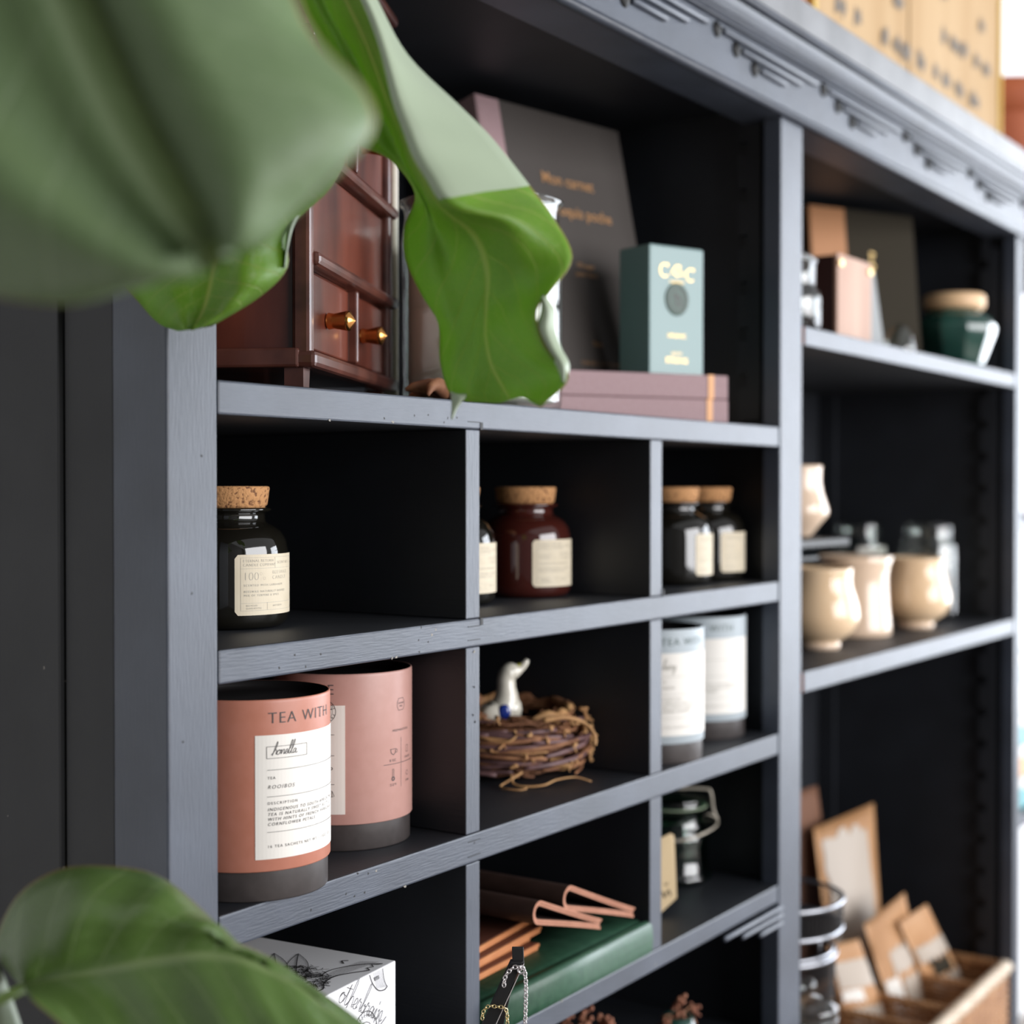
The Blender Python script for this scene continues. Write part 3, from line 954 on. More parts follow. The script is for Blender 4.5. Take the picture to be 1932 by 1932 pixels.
for k in range(70):
    a0 = rnd.uniform(0, 2 * PI); ln = rnd.uniform(.8, 2.2)
    z0 = rnd.uniform(.007, .056)
    r0 = .062 + .013 * math.sin((z0 - .002) / .06 * PI) + rnd.uniform(-.001, .003)
    rise = rnd.uniform(-.006, .006)
    P = [(math.cos(a0 + ln * i / 6) * (r0 + rnd.uniform(-.001, .0015)), math.sin(a0 + ln * i / 6) * (r0 + rnd.uniform(-.001, .0015)), max(.004, z0 + rise * (i - 3) / 3)) for i in range(7)]
    r = rnd.uniform(.0012, .0030)
    mesh('twig', *tube(cr(P, 3), [r * (1 - .5 * abs(i / 18 - .5)) for i in range(19)], 7), M[rnd.choice(['twig_purple', 'twig_purple', 'twig', 'straw'])], t, True)
# broad husks on the rim
for k in range(16):
    a0 = rnd.uniform(0, 2 * PI)
    P = [(math.cos(a0 + .16 * i) * (.056 + .003 * rnd.random()), math.sin(a0 + .16 * i) * (.056 + .003 * rnd.random()), .056 + .010 * math.sin(i / 6 * PI) * rnd.random() + rnd.uniform(-.004, .006)) for i in range(7)]
    q = tube(cr(P, 2), [.0012 + .0045 * math.sin(PI * i / 12) for i in range(13)], 6)
    mesh('husk', *q, M[rnd.choice(['twig', 'straw', 'twig'])], t, True)
# curly straws that stick out towards the room
curls = [[(.030, -.068, .060), (.050, -.062, .062), (.068, -.055, .056), (.078, -.060, .046), (.079, -.064, .036)],
         [(-.05, -.052, .044), (-.034, -.066, .046), (-.016, -.074, .041), (-.004, -.0765, .041), (.004, -.075, .046), (.003, -.074, .052)],
         [(-.02, -.072, .012), (-.030, -.080, .007), (-.038, -.084, .003), (-.040, -.092, .002), (-.034, -.100, .0018), (-.022, -.103, .0015), (-.016, -.098, .002), (-.020, -.094, .0022)],
         [(-.03, -.076, .010), (-.028, -.084, .0035), (-.018, -.090, .002), (0, -.088, .003), (.012, -.078, .006), (.030, -.070, .007), (.045, -.070, .003)],
         [(.035, -.055, .018), (.048, -.053, .017), (.056, -.052, .015)],
         [(.01, -.072, .022), (.02, -.074, .025), (.035, -.066, .026)],
         [(-.045, -.065, .034), (-.020, -.076, .032), (.010, -.076, .030), (.034, -.066, .030)]]
for i, P in enumerate(curls):
    P = [(a + (.030 if i in (2, 3) else 0), b, c) for a, b, c in P]
    P = [(a * .556 + b * .831, -a * .831 + b * .556, c) for a, b, c in P]
    r = (.0026, .0018, .0012, .0013, .0052, .0018, .0013)[i]
    c = cr(P, 6)
    mesh('straw', *tube(c, [r * (1 if i == 4 else (1 - .45 * j / len(c))) for j in range(len(c))], 8), M['straw'], t, True)
for k in range(46):
    a = rnd.uniform(-2.9, -.1) if k % 3 else rnd.uniform(-1.2, -.4)
    z = rnd.uniform(.012, .06)
    r0 = .070 + .008 * math.sin(z / .06 * PI)
    c = Vector((math.cos(a) * r0, math.sin(a) * r0, z))
    P = [c + Vector((rnd.uniform(-.005, .005), rnd.uniform(-.005, .003), rnd.uniform(-.005, .005))) for _ in range(4)]
    mesh('fibre_tuft', *tube(cr(P, 3), [.0004 + .0011 * math.sin(PI * (j + .5) / 11) for j in range(10)], 6), M['straw'], t, True)

# ceramic bird: one body surface from tail to bill
bx_, by_, bz_ = .4985, .1200, ZC + .0445
t = thing('ceramic_bird', (bx_, by_, bz_), 'small white glazed ceramic bird with cobalt blue wing patch sitting in the nest', 'figurine', rz=R(-50))
P = [(-.034, 0, .010), (-.026, 0, .0115), (-.015, 0, .013), (-.004, 0, .0150), (.004, 0, .021), (.0065, 0, .031), (.0065, 0, .041), (.0065, 0, .050), (.0095, 0, .0560), (.0150, 0, .0575), (.0200, 0, .0595), (.0245, 0, .0640), (.0268, 0, .0680)]
rr = [.003, .0070, .0115, .0150, .0150, .0120, .0092, .0088, .0092, .0075, .0042, .0034, .0022]
c = cr(P, 5)
rad = []
for i in range(len(c)):
    k = min(i / 5, len(rr) - 1); a = int(k); b = min(a + 1, len(rr) - 1)
    rad.append(rr[a] + (rr[b] - rr[a]) * (k - a))
mesh('body', *tube(c, rad, 20), M['white_ceramic'], t, True)


def blob(name, c, r, m, parent, n=16):
    V, F = [], []
    for i in range(n // 2 + 1):
        th = PI * i / (n // 2)
        for j in range(n):
            ph = 2 * PI * j / n
            V.append((c[0] + r[0] * math.sin(th) * math.cos(ph), c[1] + r[1] * math.sin(th) * math.sin(ph), c[2] + r[2] * math.cos(th)))
    for i in range(n // 2):
        for j in range(n):
            k = (j + 1) % n
            F.append((i * n + j, (i + 1) * n + j, (i + 1) * n + k, i * n + k))
    return mesh(name, V, F, m, parent, True)


for s in (-1, 1):
    w0 = blob('wing', (-.006, s * .0118, .0175), (.0125, .0050, .0090), M['white_ceramic'], t)
    blob('blue_patch', (.003, s * .0152, .0195), (.0062, .0026, .0075), M['blue_glaze'], w0)
    blob('tail_feather_patch', (-.019, s * .0060, .0155), (.0080, .0050, .0042), M['blue_glaze'], w0)
    blob('eye', (.0130, s * .0074, .0590), (.0009, .0009, .0009), M['ink'], t, 10)
blob('yellow_patch', (-.004, -.0095, .0062), (.0110, .0070, .0050), M['yellow_glaze'], t)
blob('bill_tint', (.0200, 0, .0622), (.0046, .0034, .0022), M['yellow_glaze'], t)
blob('breast', (.0100, -.0005, .0200), (.0118, .0125, .0150), M['white_ceramic'], t)

# ================================================================ THIRD ROW: LEATHER GOODS, GREEN BOOK, CLASP JAR, TAG
t = thing('green_book', (.3000, -.0060, ZD), 'large green leather bound book lying flat under the leather notebooks', 'book')
box('spine', (0, .2740, 0, .012, .001, .0318), M['green_leather'], t, .0045, 4) if False else None
V, F = [], []
prof = [(.0, .004), (-.0008, .010), (-.0012, .0165), (-.0008, .023), (0, .029), (.002, .0318), (.006, .0325), (.010, .0315), (.012, .0302), (.0145, .0315), (.018, .0322), (.205, .0322),
        (.205, .0292), (.018, .0290), (.018, .0040), (.205, .0040), (.205, .0008), (.018, .0006), (.012, .0012), (.004, .0010)]
n = len(prof)
V = [(0, y, z) for y, z in prof] + [(.2740, y, z) for y, z in prof]
F = [(i, n + i, n + (i + 1) % n, (i + 1) % n) for i in range(n)] + [tuple(range(n)), tuple(range(2 * n - 1, n - 1, -1))]
mesh('cover', V, F, M['green_leather'], t, True)
box('page_block', (.004, .270, .016, .200, .004, .029), M['pages'], t)
gt = ZD + .0322
specs = [(.0, .1180, 0, 'tan-edged brown leather notebook, lowest of the stack on the green book'),
         (.0068, .1190, .006, 'tan-edged brown leather notebook, second from the bottom of the stack on the green book'),
         (.0140, .1250, -.004, 'tan-edged brown leather notebook, second from the top of the stack on the green book'),
         (.0212, .1255, .002, 'tan-edged brown leather notebook, top of the stack on the green book')]
for k, (dz, wx, dy, lab) in enumerate(specs):
    t = thing('leather_notebook', (.3220, .0300 + dy, gt + dz), lab, 'notebook', 'stacked leather notebooks', R((3, 4.5, 5.5, 7)[k]))
    box('upper_cover', (0, wx, .0, .120, .0036, .0066), M['tan_leather'], t, .0008)
    box('lower_cover', (0, wx, .0015, .120, .0002, .0032), M['tan_leather'], t, .0008)
    box('top_skin', (.002, wx - .002, .002, .118, .0066, .0069), M['red_leather'], t)


def folded(loc, rz, ry, lab, wlen, r0):
    """two layers of leather folded over; the fold at the left, the raw ends closed together at the right"""
    t = thing('folded_leather_cover', loc, lab, 'leather cover', 'folded dark leather covers', rz)
    t.rotation_euler = (0, ry, rz)
    for lay in (0, 1):
        r = r0 - lay * .0024
        e = .0036 - lay * .0024
        w_ = wlen - lay * .0012
        f_ = lambda x: e + (r - e) * (1 - x / w_) ** 1.25
        xs = [w_, w_ * .85, w_ * .65, w_ * .45, w_ * .28, w_ * .14]
        path = [(x, f_(x)) for x in xs] + [(r * math.cos(R(a)), r * math.sin(R(a))) for a in range(88, 273, 14)] + [(x, -f_(x) if x < w_ * .5 else -f_(x)) for x in xs[::-1]]
        n = len(path)
        th = .00110
        V, F, mi = [], [], []
        for y in (lay * .0008, .150):
            for s_ in (-1, 1):
                for i in range(n):
                    a = Vector(path[min(i + 1, n - 1)]) - Vector(path[max(i - 1, 0)])
                    a.normalize()
                    V.append((path[i][0] - a.y * th * s_, y, path[i][1] + a.x * th * s_))
        q = lambda yi, si, i: (yi * 2 + si) * n + i
        for i in range(n - 1):
            F.append((q(0, 0, i), q(0, 0, i + 1), q(0, 1, i + 1), q(0, 1, i))); mi.append(1)
            F.append((q(1, 0, i), q(1, 1, i), q(1, 1, i + 1), q(1, 0, i + 1))); mi.append(1)
            F.append((q(0, 0, i), q(1, 0, i), q(1, 0, i + 1), q(0, 0, i + 1))); mi.append(0)
            F.append((q(0, 1, i), q(0, 1, i + 1), q(1, 1, i + 1), q(1, 1, i))); mi.append(0)
        for i in (0, n - 1):
            F.append((q(0, 0, i), q(0, 1, i), q(1, 1, i), q(1, 0, i))); mi.append(1)
        mesh('inner_lining' if lay else 'outer_cover', V, F, None, t, False, mi, [M['brown_leather'], M['leather_edge']])
    return t


folded((.3925, .0060, .9835), R(0), R(18.5), 'dark brown leather cover folded double with raw pale edges, lower and nearer one', .1110, .0092)
folded((.4440, .0070, .9845), R(0), R(19.0), 'dark brown leather cover folded double with raw pale edges, upper one farther right', .1250, .0100)

# --- clasp jar
t = thing('clasp_jar', (.8440, .1150, ZD), 'small green-tinted glass jar with wire bail in the lower right pigeonhole', 'jar')
mesh('jar_body', *lathe([(.0001, .0015), (.038, .0), (.0445, .003), (.0470, .006), (.0445, .010), (.0420, .014), (.0415, .044), (.0435, .050), (.0425, .055), (.0395, .058), (.0405, .062), (.0405, .066), (.0385, .069),
                        (.0385, .085), (.0350, .085), (.0350, .066), (.0380, .050), (.0385, .014), (.0350, .008), (.0001, .008)], 56), M['glass_green'], t, True)
mesh('lid', *lathe([(.0001, .1010), (.014, .1010), (.017, .0985), (.036, .0975), (.0400, .0960), (.0405, .0925), (.0395, .0905), (.0410, .0885), (.0400, .0862), (.0300, .0862), (.0001, .0880)], 56), M['glass_green'], t, True)
mesh('rubber_seal', *lathe([(.0340, .0850), (.0405, .0850), (.0410, .0857), (.0405, .0864), (.0340, .0864)], 48), M['leaf_under_and_sheen'], t, True)
d = Vector((.556, -.831, 0))
P = [Vector((0, 0, .1035)) - d * .040, Vector((0, 0, .1040)), d * .038 + Vector((0, 0, .1035)), d * .0450 + Vector((0, 0, .0990)), d * .0480 + Vector((0, 0, .080)), d * .0530 + Vector((0, 0, .066))]
mesh('wire_bail', *tube(cr(P, 6), .0016, 8), M['wire'], t, True)
ring = []
for k in range(40):
    a = 2 * PI * k / 40
    q = math.cos(a - math.atan2(d.y, d.x))
    ring.append((math.cos(a) * (.0425 + .010 * max(0, q) ** 3), math.sin(a) * (.0425 + .010 * max(0, q) ** 3), .053 + .012 * max(0, q) ** 2))
mesh('neck_wire', *tube(ring, .0015, 8, True), M['wire'], t, True)
P = [d * .0405 + Vector((0, 0, .074)), d * .046 + Vector((0, 0, .073)), d * .0535 + Vector((0, 0, .068))]
mesh('clasp_lever', *tube(cr(P, 4), .0014, 8), M['wire'], t, True)

t = thing('gift_tag', (.6900, .0500, ZD), 'folded cream card tag standing beside the divider before the clasp jar', 'card', rz=R(-33))
V = [(0, 0, 0.003), (.0280, .010, .016), (.0215, .004, .084), (.0150, 0, .088), (-.02, -.01, .080), (-.03, -.01, .0)]
n = len(V)
V2 = [(x, y + .0014, z) for x, y, z in V]
mesh('card_front', V + V2, [tuple(range(n)), tuple(range(2 * n - 1, n - 1, -1))] + [(i, i + n, (i + 1) % n + n, (i + 1) % n) for i in range(n)], M['tag_card'], t)
g = [stroke([(-.012 + .003 * i, .060 - .012 * j + .004 * math.sin(i * 2 + j)) for i in range(11)], .0014, smooth=2) for j in range(4)]
mesh('drawing', *mapped(join(g), lambda x, y: (x, -.0012 + (x * .36 if x > 0 else x * .2) - .0004, y)), M['olive_cover'], t)

# ================================================================ WHITE BOX IN THE FIRST COLUMN
t = thing('white_gift_box', (.1980, .0108, ZD), 'white card box with ink drawings and handwritten script beside the lower leaf', 'box', rz=.10)
h_ = .0904
box('box_body', (-.150, 0, 0, .150, 0, h_), M['white_card'], t, .0010)
sx_ = lambda x, y: (x, -.0004, y)
sv, sf = cursive('otherbrain', 0, 0, .0128, .00045, .10)
rc_, rs_ = math.cos(R(-30)), math.sin(R(-30))
g = [([(-.0765 + a * rc_ - b * rs_, h_ - .0085 + a * rs_ + b * rc_) for a, b in sv], sf),
     stroke([(-.0235, h_ - .0345), (-.0240, h_ - .0420), (-.0190, h_ - .0410), (-.0140, h_ - .0385)], .00045, smooth=3)]
g0 = len(g)
# leaf-like fan above the script and scalloped shell below it
g.append(stroke([(-.0290, h_ - .0005), (-.0250, h_ - .0060), (-.0180, h_ - .0110), (-.0100, h_ - .0125), (-.0060, h_ - .0115)], .00060, smooth=5))
g.append(stroke([(-.0120, h_ - .0005), (-.0105, h_ - .0060), (-.0080, h_ - .0100), (-.0060, h_ - .0115)], .00045, smooth=5))
for i in range(9):
    g.append(stroke([(-.0240 + i * .0014, h_ - .0006), (-.0215 + i * .0014, h_ - .0062 - i * .00035), (-.0195 + i * .0014, h_ - .0098 - i * .0002)], .00018, smooth=3))
for i in range(5):
    g.append(stroke([(-.0235 + i * .0014, h_ - .0030), (-.0222 + i * .0014, h_ - .0052)], .0005))
arc = [(-.043 + .017 * math.cos(R(a)), h_ - .046 + .020 * math.sin(R(a))) for a in range(140, -41, -12)]
g = g[:g0] + [([(a * 1.05 - .006, h_ + (b - h_) * 1.40) for a, b in V_], F_) for V_, F_ in g[g0:]]
g.append(stroke(arc, .00055, smooth=2))
for i, (x, y) in enumerate(arc[1:-1]):
    g.append(stroke([(x, y), (x * .86 - .043 * .14, y * .86 + (h_ - .046) * .14), (x * .76 - .043 * .24 + .001, y * .76 + (h_ - .046) * .24)], .00035, smooth=3))
    g.append(stroke([(x * .86 - .043 * .14, y * .86 + (h_ - .046) * .14), (x * .80 - .043 * .2 + .0022, y * .80 + (h_ - .046) * .2 + .001)], .00030))
g.append(stroke([(-.043 + .011 * math.cos(R(a)) * (1 + .08 * math.sin(a)), h_ - .047 + .013 * math.sin(R(a))) for a in range(140, -41, -9)], .0004, smooth=2))
mesh('front_drawing', *mapped(join(g), sx_), M['ink'], t)
g = []
rr_ = random.Random(5)
# feathered wing and claw sketch on the lid
def blade(x0, y0, x1, y1, wd, n=14):
    a = Vector((x0, y0)); b = Vector((x1, y1)); u = b - a; nn = Vector((-u.y, u.x)).normalized()
    out = [stroke([tuple(a), tuple(a.lerp(b, .5) + nn * wd * .1), tuple(b)], .0008, smooth=4)]
    L1 = [a.lerp(b, i / 12) + nn * wd * math.sin(PI * i / 12) for i in range(13)]
    L2 = [a.lerp(b, i / 12) - nn * wd * math.sin(PI * i / 12) for i in range(13)]
    out += [stroke([tuple(p) for p in L1], .0006), stroke([tuple(p) for p in L2], .0006)]
    for i in range(1, n * 2):
        p = a.lerp(b, i / (n * 2)); q = math.sin(PI * i / (n * 2)) * wd * .9
        out.append(stroke([tuple(p), tuple(p + nn * q + u.normalized() * q * .5)], .00028))
        out.append(stroke([tuple(p), tuple(p - nn * q + u.normalized() * q * .5)], .00028))
    return out
g += blade(-.078, .050, -.030, .092, .0075) + blade(-.072, .040, -.022, .075, .0080) + blade(-.070, .095, -.030, .128, .006)
for k in range(700):
    a = rr_.random() * 2 * PI; r_ = rr_.random() ** .5
    x, y = -.078 + .034 * r_ * math.cos(a), .046 + .034 * r_ * math.sin(a)
    g.append(stroke([(x, y), (x + rr_.uniform(-.004, .004), y + rr_.uniform(-.004, .004)), (x + rr_.uniform(-.005, .005), y + rr_.uniform(-.005, .005))], .0005, smooth=2))
g.append(stroke([(-.095, .014), (-.082, .010), (-.070, .017), (-.055, .019), (-.042, .013), (-.030, .004)], .0014, smooth=5))
g.append(stroke([(-.060, .028), (-.045, .030), (-.030, .024), (-.018, .014), (-.012, .004)], .0012, smooth=5))
for k in range(26):
    x = -.066 + k * .0020
    g.append(stroke([(x, .027 - abs(k - 10) * .0003), (x + .006, .019 - k * .0004)], .00035))
g.append(stroke([(-.030, .004), (-.026, .009), (-.022, .006), (-.018, .010), (-.015, .006), (-.012, .004)], .0013))
g.append(stroke([(-.026, .030), (-.021, .035), (-.018, .031)], .0014, smooth=3))
g.append(stroke([(-.150, .030), (-.130, .045), (-.115, .040), (-.100, .055), (-.120, .070), (-.14, .062)], .0010, smooth=4))
mesh('lid_drawing', *mapped(join(g), lambda x, y: (x, y, h_ + .0004)), M['ink'], t)

# ================================================================ EASEL WITH CHAINS ON A SMALL TABLE IN FRONT OF THE CASE
t = thing('display_table', (.25, -.19, 0), 'small dark wooden table in front of the bookcase', 'table')
box('table_top', (-.25, .25, -.15, .15, .703, .728), M['table_wood'], t, .003)
for sx in (-1, 1):
    for sy in (-1, 1):
        box('leg', (sx * .23 - .015, sx * .23 + .015, sy * .13 - .015, sy * .13 + .015, 0, .703), M['table_wood'], t, .002)

t = thing('jewellery_easel', (.2084, -.0942, .728), 'slim black wooden easel bar hung with silver and gold chains, standing before the green book', 'easel')
d = Vector((.556, -.831, 0)); nb = Vector((.831, .556, 0))


def bar(name, P, w, th, m, parent):
    """flat bar along P; width along the viewer's right, thickness away from the viewer"""
    V = []
    for p in P:
        for a, b in ((-1, -1), (1, -1), (1, 1), (-1, 1)):
            V.append(Vector(p) + d * w / 2 * a + nb * th / 2 * b)
    F = [(3, 2, 1, 0)]
    for i in range(len(P) - 1):
        for k in range(4):
            l = (k + 1) % 4
            F.append((i * 4 + k, i * 4 + l, i * 4 + 4 + l, i * 4 + 4 + k))
    F.append(tuple((len(P) - 1) * 4 + k for k in range(4)))
    o = mesh(name, V, F, m, parent)
    return bevel(o, .0006)


dn = lambda s, z: d * s + Vector((0, 0, z))
bar('top_tab', [dn(0, .277), dn(-.0004, .289)], .0085, .004, M['black_wood'], t)
bar('front_bar', [dn(-.0950, .0), dn(-.0246, .2270), dn(-.0010, .2795)], .0092, .007, M['black_wood'], t)
bar('metal_edge', [dn(-.0895, .0), dn(-.0194, .2270), dn(.0040, .2780)], .0010, .0078, M['silver'], t)
bar('back_bar', [dn(-.060, .0) + nb * .060, dn(-.006, .262) + nb * .008], .005, .004, M['black_wood'], t)


def chain(name, path, r, wire, m, label, cat='necklace'):
    C_ = cr(path, 10)
    L_ = [0]
    for a, b in zip(C_, C_[1:]): L_.append(L_[-1] + (b - a).length)
    step = r * 1.5
    n = int(L_[-1] / step)
    tt = thing(name, C_[0], label, cat)
    parts = []
    for i in range(n):
        s = i * step + step / 2
        k = max(j for j in range(len(L_)) if L_[j] <= s)
        k = min(k, len(C_) - 2)
        p = C_[k].lerp(C_[k + 1], (s - L_[k]) / max(1e-9, L_[k + 1] - L_[k]))
        tdir = (C_[k + 1] - C_[k]).normalized()
        a = tdir.cross(nb).normalized(); b = tdir.cross(a).normalized()
        if i % 2: a = (a + b * 1.2).normalized()
        else: a = (a - b * .5).normalized()
        ring = [p - C_[0] + tdir * math.cos(2 * PI * q / 12) * r + a * math.sin(2 * PI * q / 12) * r * .72 for q in range(12)]
        mesh('chain_link', *tube(ring, wire, 6, True), m, tt, True)
    return tt


E0 = Vector((.2084, -.0942, .728))
q = lambda s, z, f=-.006: tuple(E0 + d * s + Vector((0, 0, z)) + nb * f)
chain('silver_necklace', [q(-.0105, .262), q(-.0095, .269), q(-.0060, .2740), q(-.0015, .2765), q(.0035, .2755), q(.0050, .2700), q(.0055, .2600), q(.0052, .245), q(.0048, .23), q(.0045, .200), q(.004, .14)],
      .00180, .00052, M['silver'], 'silver chain looped over the top of the black easel bar and hanging straight down')
ring = [tuple(E0 + d * (.0022 + .0023 * math.cos(a)) + Vector((0, 0, .2740 + .0026 * math.sin(a))) + nb * -.0055) for a in [2 * PI * i / 20 for i in range(20)]]
o = mesh('clasp_ring', *tube([Vector(p) - Vector(ring[0]) for p in ring], .00085, 8, True), M['silver'], None, True)
o.location = ring[0]
tag(o, 'round silver clasp ring at the top of the black easel bar', 'ring')
chain('gold_necklace', [q(-.0262, .238), q(-.0252, .244), q(-.0215, .2478), q(-.0160, .2475), q(-.0108, .2468), q(-.0085, .2440), q(-.0080, .236), q(-.0085, .225), q(-.010, .20)],
      .0016, .00040, M['gold_chain'], 'thin gold chain wrapped round the slanting part of the black easel bar')

# ================================================================ DRIED FLOWERS LOW DOWN
def dried(loc, label, seed, n, spread, top):
    r_ = random.Random(seed)
    t = thing('dried_flower_bunch', loc, label, 'dried flowers', 'dried flower bunches on the lowest shelf')
    mesh('vase', *lathe([(.0001, 0), (.022, 0), (.026, .004), (.028, .03), (.018, .050), (.016, .058), (.014, .058), (.0001, .050)], 32), M['glaze_green'], t, True)
    for k in range(n):
        a = r_.uniform(0, 2 * PI); s = spread * r_.random() ** .5
        tip = Vector((math.cos(a) * s, math.sin(a) * s, top - r_.uniform(0, .022) - s * .2 if k else top))
        if k == 0: tip.x = tip.y = 0
        st = mesh('stem', *tube(cr([(0, 0, .04), tuple(Vector((0, 0, .04)).lerp(tip, .5) + Vector((0, 0, .01))), tuple(tip)], 4), .0009, 6), M['twig'], t, True)
        fl = []
        for j in range(16):
            c = tip + Vector((r_.uniform(-.006, .006), r_.uniform(-.006, .006), r_.uniform(-.022, .002)))
            e = c + Vector((r_.uniform(-.004, .004), r_.uniform(-.004, .004), r_.uniform(.001, .006)))
            fl.append(tube([c, c.lerp(e, .5), e], [.0018, .0030, .0012], 6))
        mesh('flower_head', *join(fl), M['dried'], st, True)


dried((.5750, .070, ZE), 'bunch of dried reddish brown flowers just under the green book shelf', 11, 9, .030, .104)
dried((.7360, .0500, ZE), 'bunch of dried reddish brown flowers with one taller spike, right of the other bunch', 12, 5, .030, .076)

# ================================================================ RIGHT COMPARTMENT, TOP SHELF
Z1, Z2, Z3 = 1.5415, 1.1360, .400
t = thing('apothecary_jar', (1.0560, .0620, Z1), 'clear glass apothecary jar with ball stopper at the left end of the upper right shelf', 'jar')
mesh('glass_body', *lathe([(.0001, 0), (.034, 0), (.038, .004), (.0385, .045), (.036, .055), (.030, .060), (.031, .064), (.031, .088), (.033, .091), (.033, .096), (.028, .096), (.027, .063), (.034, .050), (.0345, .008), (.0001, .007)], 48), M['glass'], t, True)
mesh('stopper', *lathe([(.0001, .135), (.008, .133), (.0125, .126), (.0125, .119), (.008, .112), (.006, .106), (.026, .102), (.0275, .097), (.024, .090), (.0001, .088)], 40), M['glass'], t, True)

t = thing('pale_wooden_box', (1.1750, .0500, Z1), 'small wooden box with lit front and shaded side painted in, brass corners, upper right shelf', 'box')
box('box_case', (0, .122, .002, .100, 0, .116), M['shaded_wood'], t, .001)
box('front_panel', (-.0005, .1225, -.003, .002, 0, .118), M['lit_wood'], t, .001)  # light fall painted as two tones: lit front, shaded case
for x in (.002, .108):
    hb = box('brass_corner', (x, x + .014, -.0055, -.003, .102, .110), M['gold'], t, .0008)
t = thing('grey_card_wedge', (1.3000, .0520, Z1), 'plain grey card leaning against the right of the pale wooden box', 'card')
V = [(0, 0, 0), (.066, 0, 0), (.022, 0, .108), (0, 0, .118)]
V += [(x, y + .003, z) for x, y, z in V]
mesh('card_sheet', V, [(0, 1, 2, 3), (7, 6, 5, 4), (0, 4, 5, 1), (1, 5, 6, 2), (2, 6, 7, 3), (3, 7, 4, 0)], M['grey_card'], t)

t = thing('olive_sketchbook', (1.4090, .1690, Z1), 'large dark olive book with wide tan spine standing behind the pale wooden box', 'book', rz=-.485)
t.rotation_euler = (-.10, 0, -.485)
w_, h_, d_ = .2040, .2346, .022
box('front_cover', (.066, w_, 0, .002, 0, h_), M['olive_cover'], t, .0004)
box('back_cover', (0, w_, d_ - .002, d_, 0, h_), M['olive_cover'], t, .0004)
box('spine', (-.001, .067, -.0004, .0022, 0, h_), M['tan_cover'], t, .0004)
box('spine_edge', (-.002, .002, -.0004, d_, 0, h_), M['tan_cover'], t, .0005)
box('page_block', (.002, w_ - .004, .002, d_ - .002, .003, h_ - .003), M['pages'], t)
g = [stroke([(.112, .17 - .006 * k), (.112 + .009 * (1 - (k % 3) * .3), .168 - .006 * k)], .0026) for k in range(5)]
mesh('gold_mark', *mapped(join(g), lambda x, y: (x, -.0006, y)), M['gold'], t)

t = thing('green_glazed_jar', (1.7180, .0660, Z1), 'dark green faceted ceramic jar with pale wooden lid, right end of upper shelf', 'jar')
V, F = lathe([(.0001, 0), (.040, 0), (.045, .003), (.0655, .060), (.066, .070), (.058, .084), (.047, .092), (.046, .096), (.0001, .096)], 10)
o = mesh('jar_body', V, F, M['glaze_green'], t)
bevel(o, .004, 3)
o.data.polygons.foreach_set('use_smooth', [True] * len(o.data.polygons))
mesh('lid', *lathe([(.0001, .122), (.044, .122), (.0475, .120), (.049, .116), (.049, .103), (.047, .098), (.0001, .0965)], 48), M['lid_wood'], t, True)

t = thing('glass_bell', (1.4450, .0600, Z1), 'small clear glass bell standing between the grey card and the green jar', 'glass')
mesh('glass_body', *lathe([(.0001, .052), (.004, .051), (.012, .046), (.019, .034), (.023, .016), (.025, .0), (.0235, 0), (.0215, .016), (.0175, .033), (.011, .044), (.0001, .049)], 36), M['glass'], t, True)

# ================================================================ RIGHT COMPARTMENT, MIDDLE SHELF: MUGS
mug_prof = [(.0001, .003), (.024, .003), (.0255, 0), (.0275, 0), (.0285, .004), (.0275, .0100), (.036, .0150), (.047, .024), (.0532, .037), (.0545, .046), (.0530, .058), (.0490, .072), (.0450, .084), (.0440, .094), (.0448, .104), (.0455, .109),
            (.0440, .1095), (.0425, .104), (.0415, .094), (.0425, .084), (.0465, .070), (.0505, .056), (.0512, .044), (.044, .026), (.030, .016), (.0001, .014)]
t = thing('rounded_mug', (1.2181, .0899, Z2), 'cream glazed pot-bellied cup at the front left of the middle shelf', 'cup', 'pot-bellied cream cups')
mesh('cup_body', *lathe(mug_prof, 64), M['glaze_cream'], t, True)
mesh('foot_ring', *lathe([(.0240, .001), (.0255, -.0), (.0280, 0), (.0292, .0045), (.0280, .0100), (.0240, .0100)], 48), M['glaze_pale'], t, True)
dup(t, (1.5888, .0839, Z2), 0, 'cream glazed pot-bellied cup, rightmost on the middle shelf')
t = thing('flared_cup', (1.4204, .1162, Z2), 'pale cream straight cup with flared rim between the two pot-bellied cups', 'cup')
mesh('cup_body', *lathe([(.0001, .002), (.046, .002), (.050, 0), (.0525, .003), (.0528, .012), (.0500, .040), (.0480, .070), (.0480, .090), (.0505, .104), (.0550, .1165), (.0540, .1178), (.0490, .106), (.0450, .090), (.0455, .070), (.048, .040), (.049, .014), (.0001, .010)], 64), M['glaze_pale'], t, True)

t = thing('riser_stand', (1.13, .15, Z2), 'low black metal riser over the cups at the left of the middle shelf', 'stand')
box('stand_top', (-.155, .150, -.080, .120, .138, .1485), M['black_wood'], t, .002)
box('stand_tray', (-.155, .040, -.080, .120, .122, .127), M['black_wood'], t, .001)
for x in (-.150, .142):
    box('leg', (x, x + .006, .110, .118, 0, .138), M['black_wood'], t)
box('leg', (-.150, -.144, -.078, -.070, 0, .138), M['black_wood'], t)
t = thing('waisted_cup', (1.2450, .1350, Z2 + .1486), 'pinkish cream waisted cup standing on the black riser', 'cup')
mesh('cup_body', *lathe([(.0001, .002), (.018, .002), (.020, 0), (.022, .003), (.032, .016), (.0440, .030), (.0455, .036), (.0430, .046), (.0375, .062), (.0350, .076), (.0355, .092), (.0365, .0985), (.0350, .0990), (.0330, .092), (.0325, .076), (.0350, .060), (.040, .044), (.041, .034), (.028, .016), (.0001, .010)], 56), M['glaze_pale'], t, True)

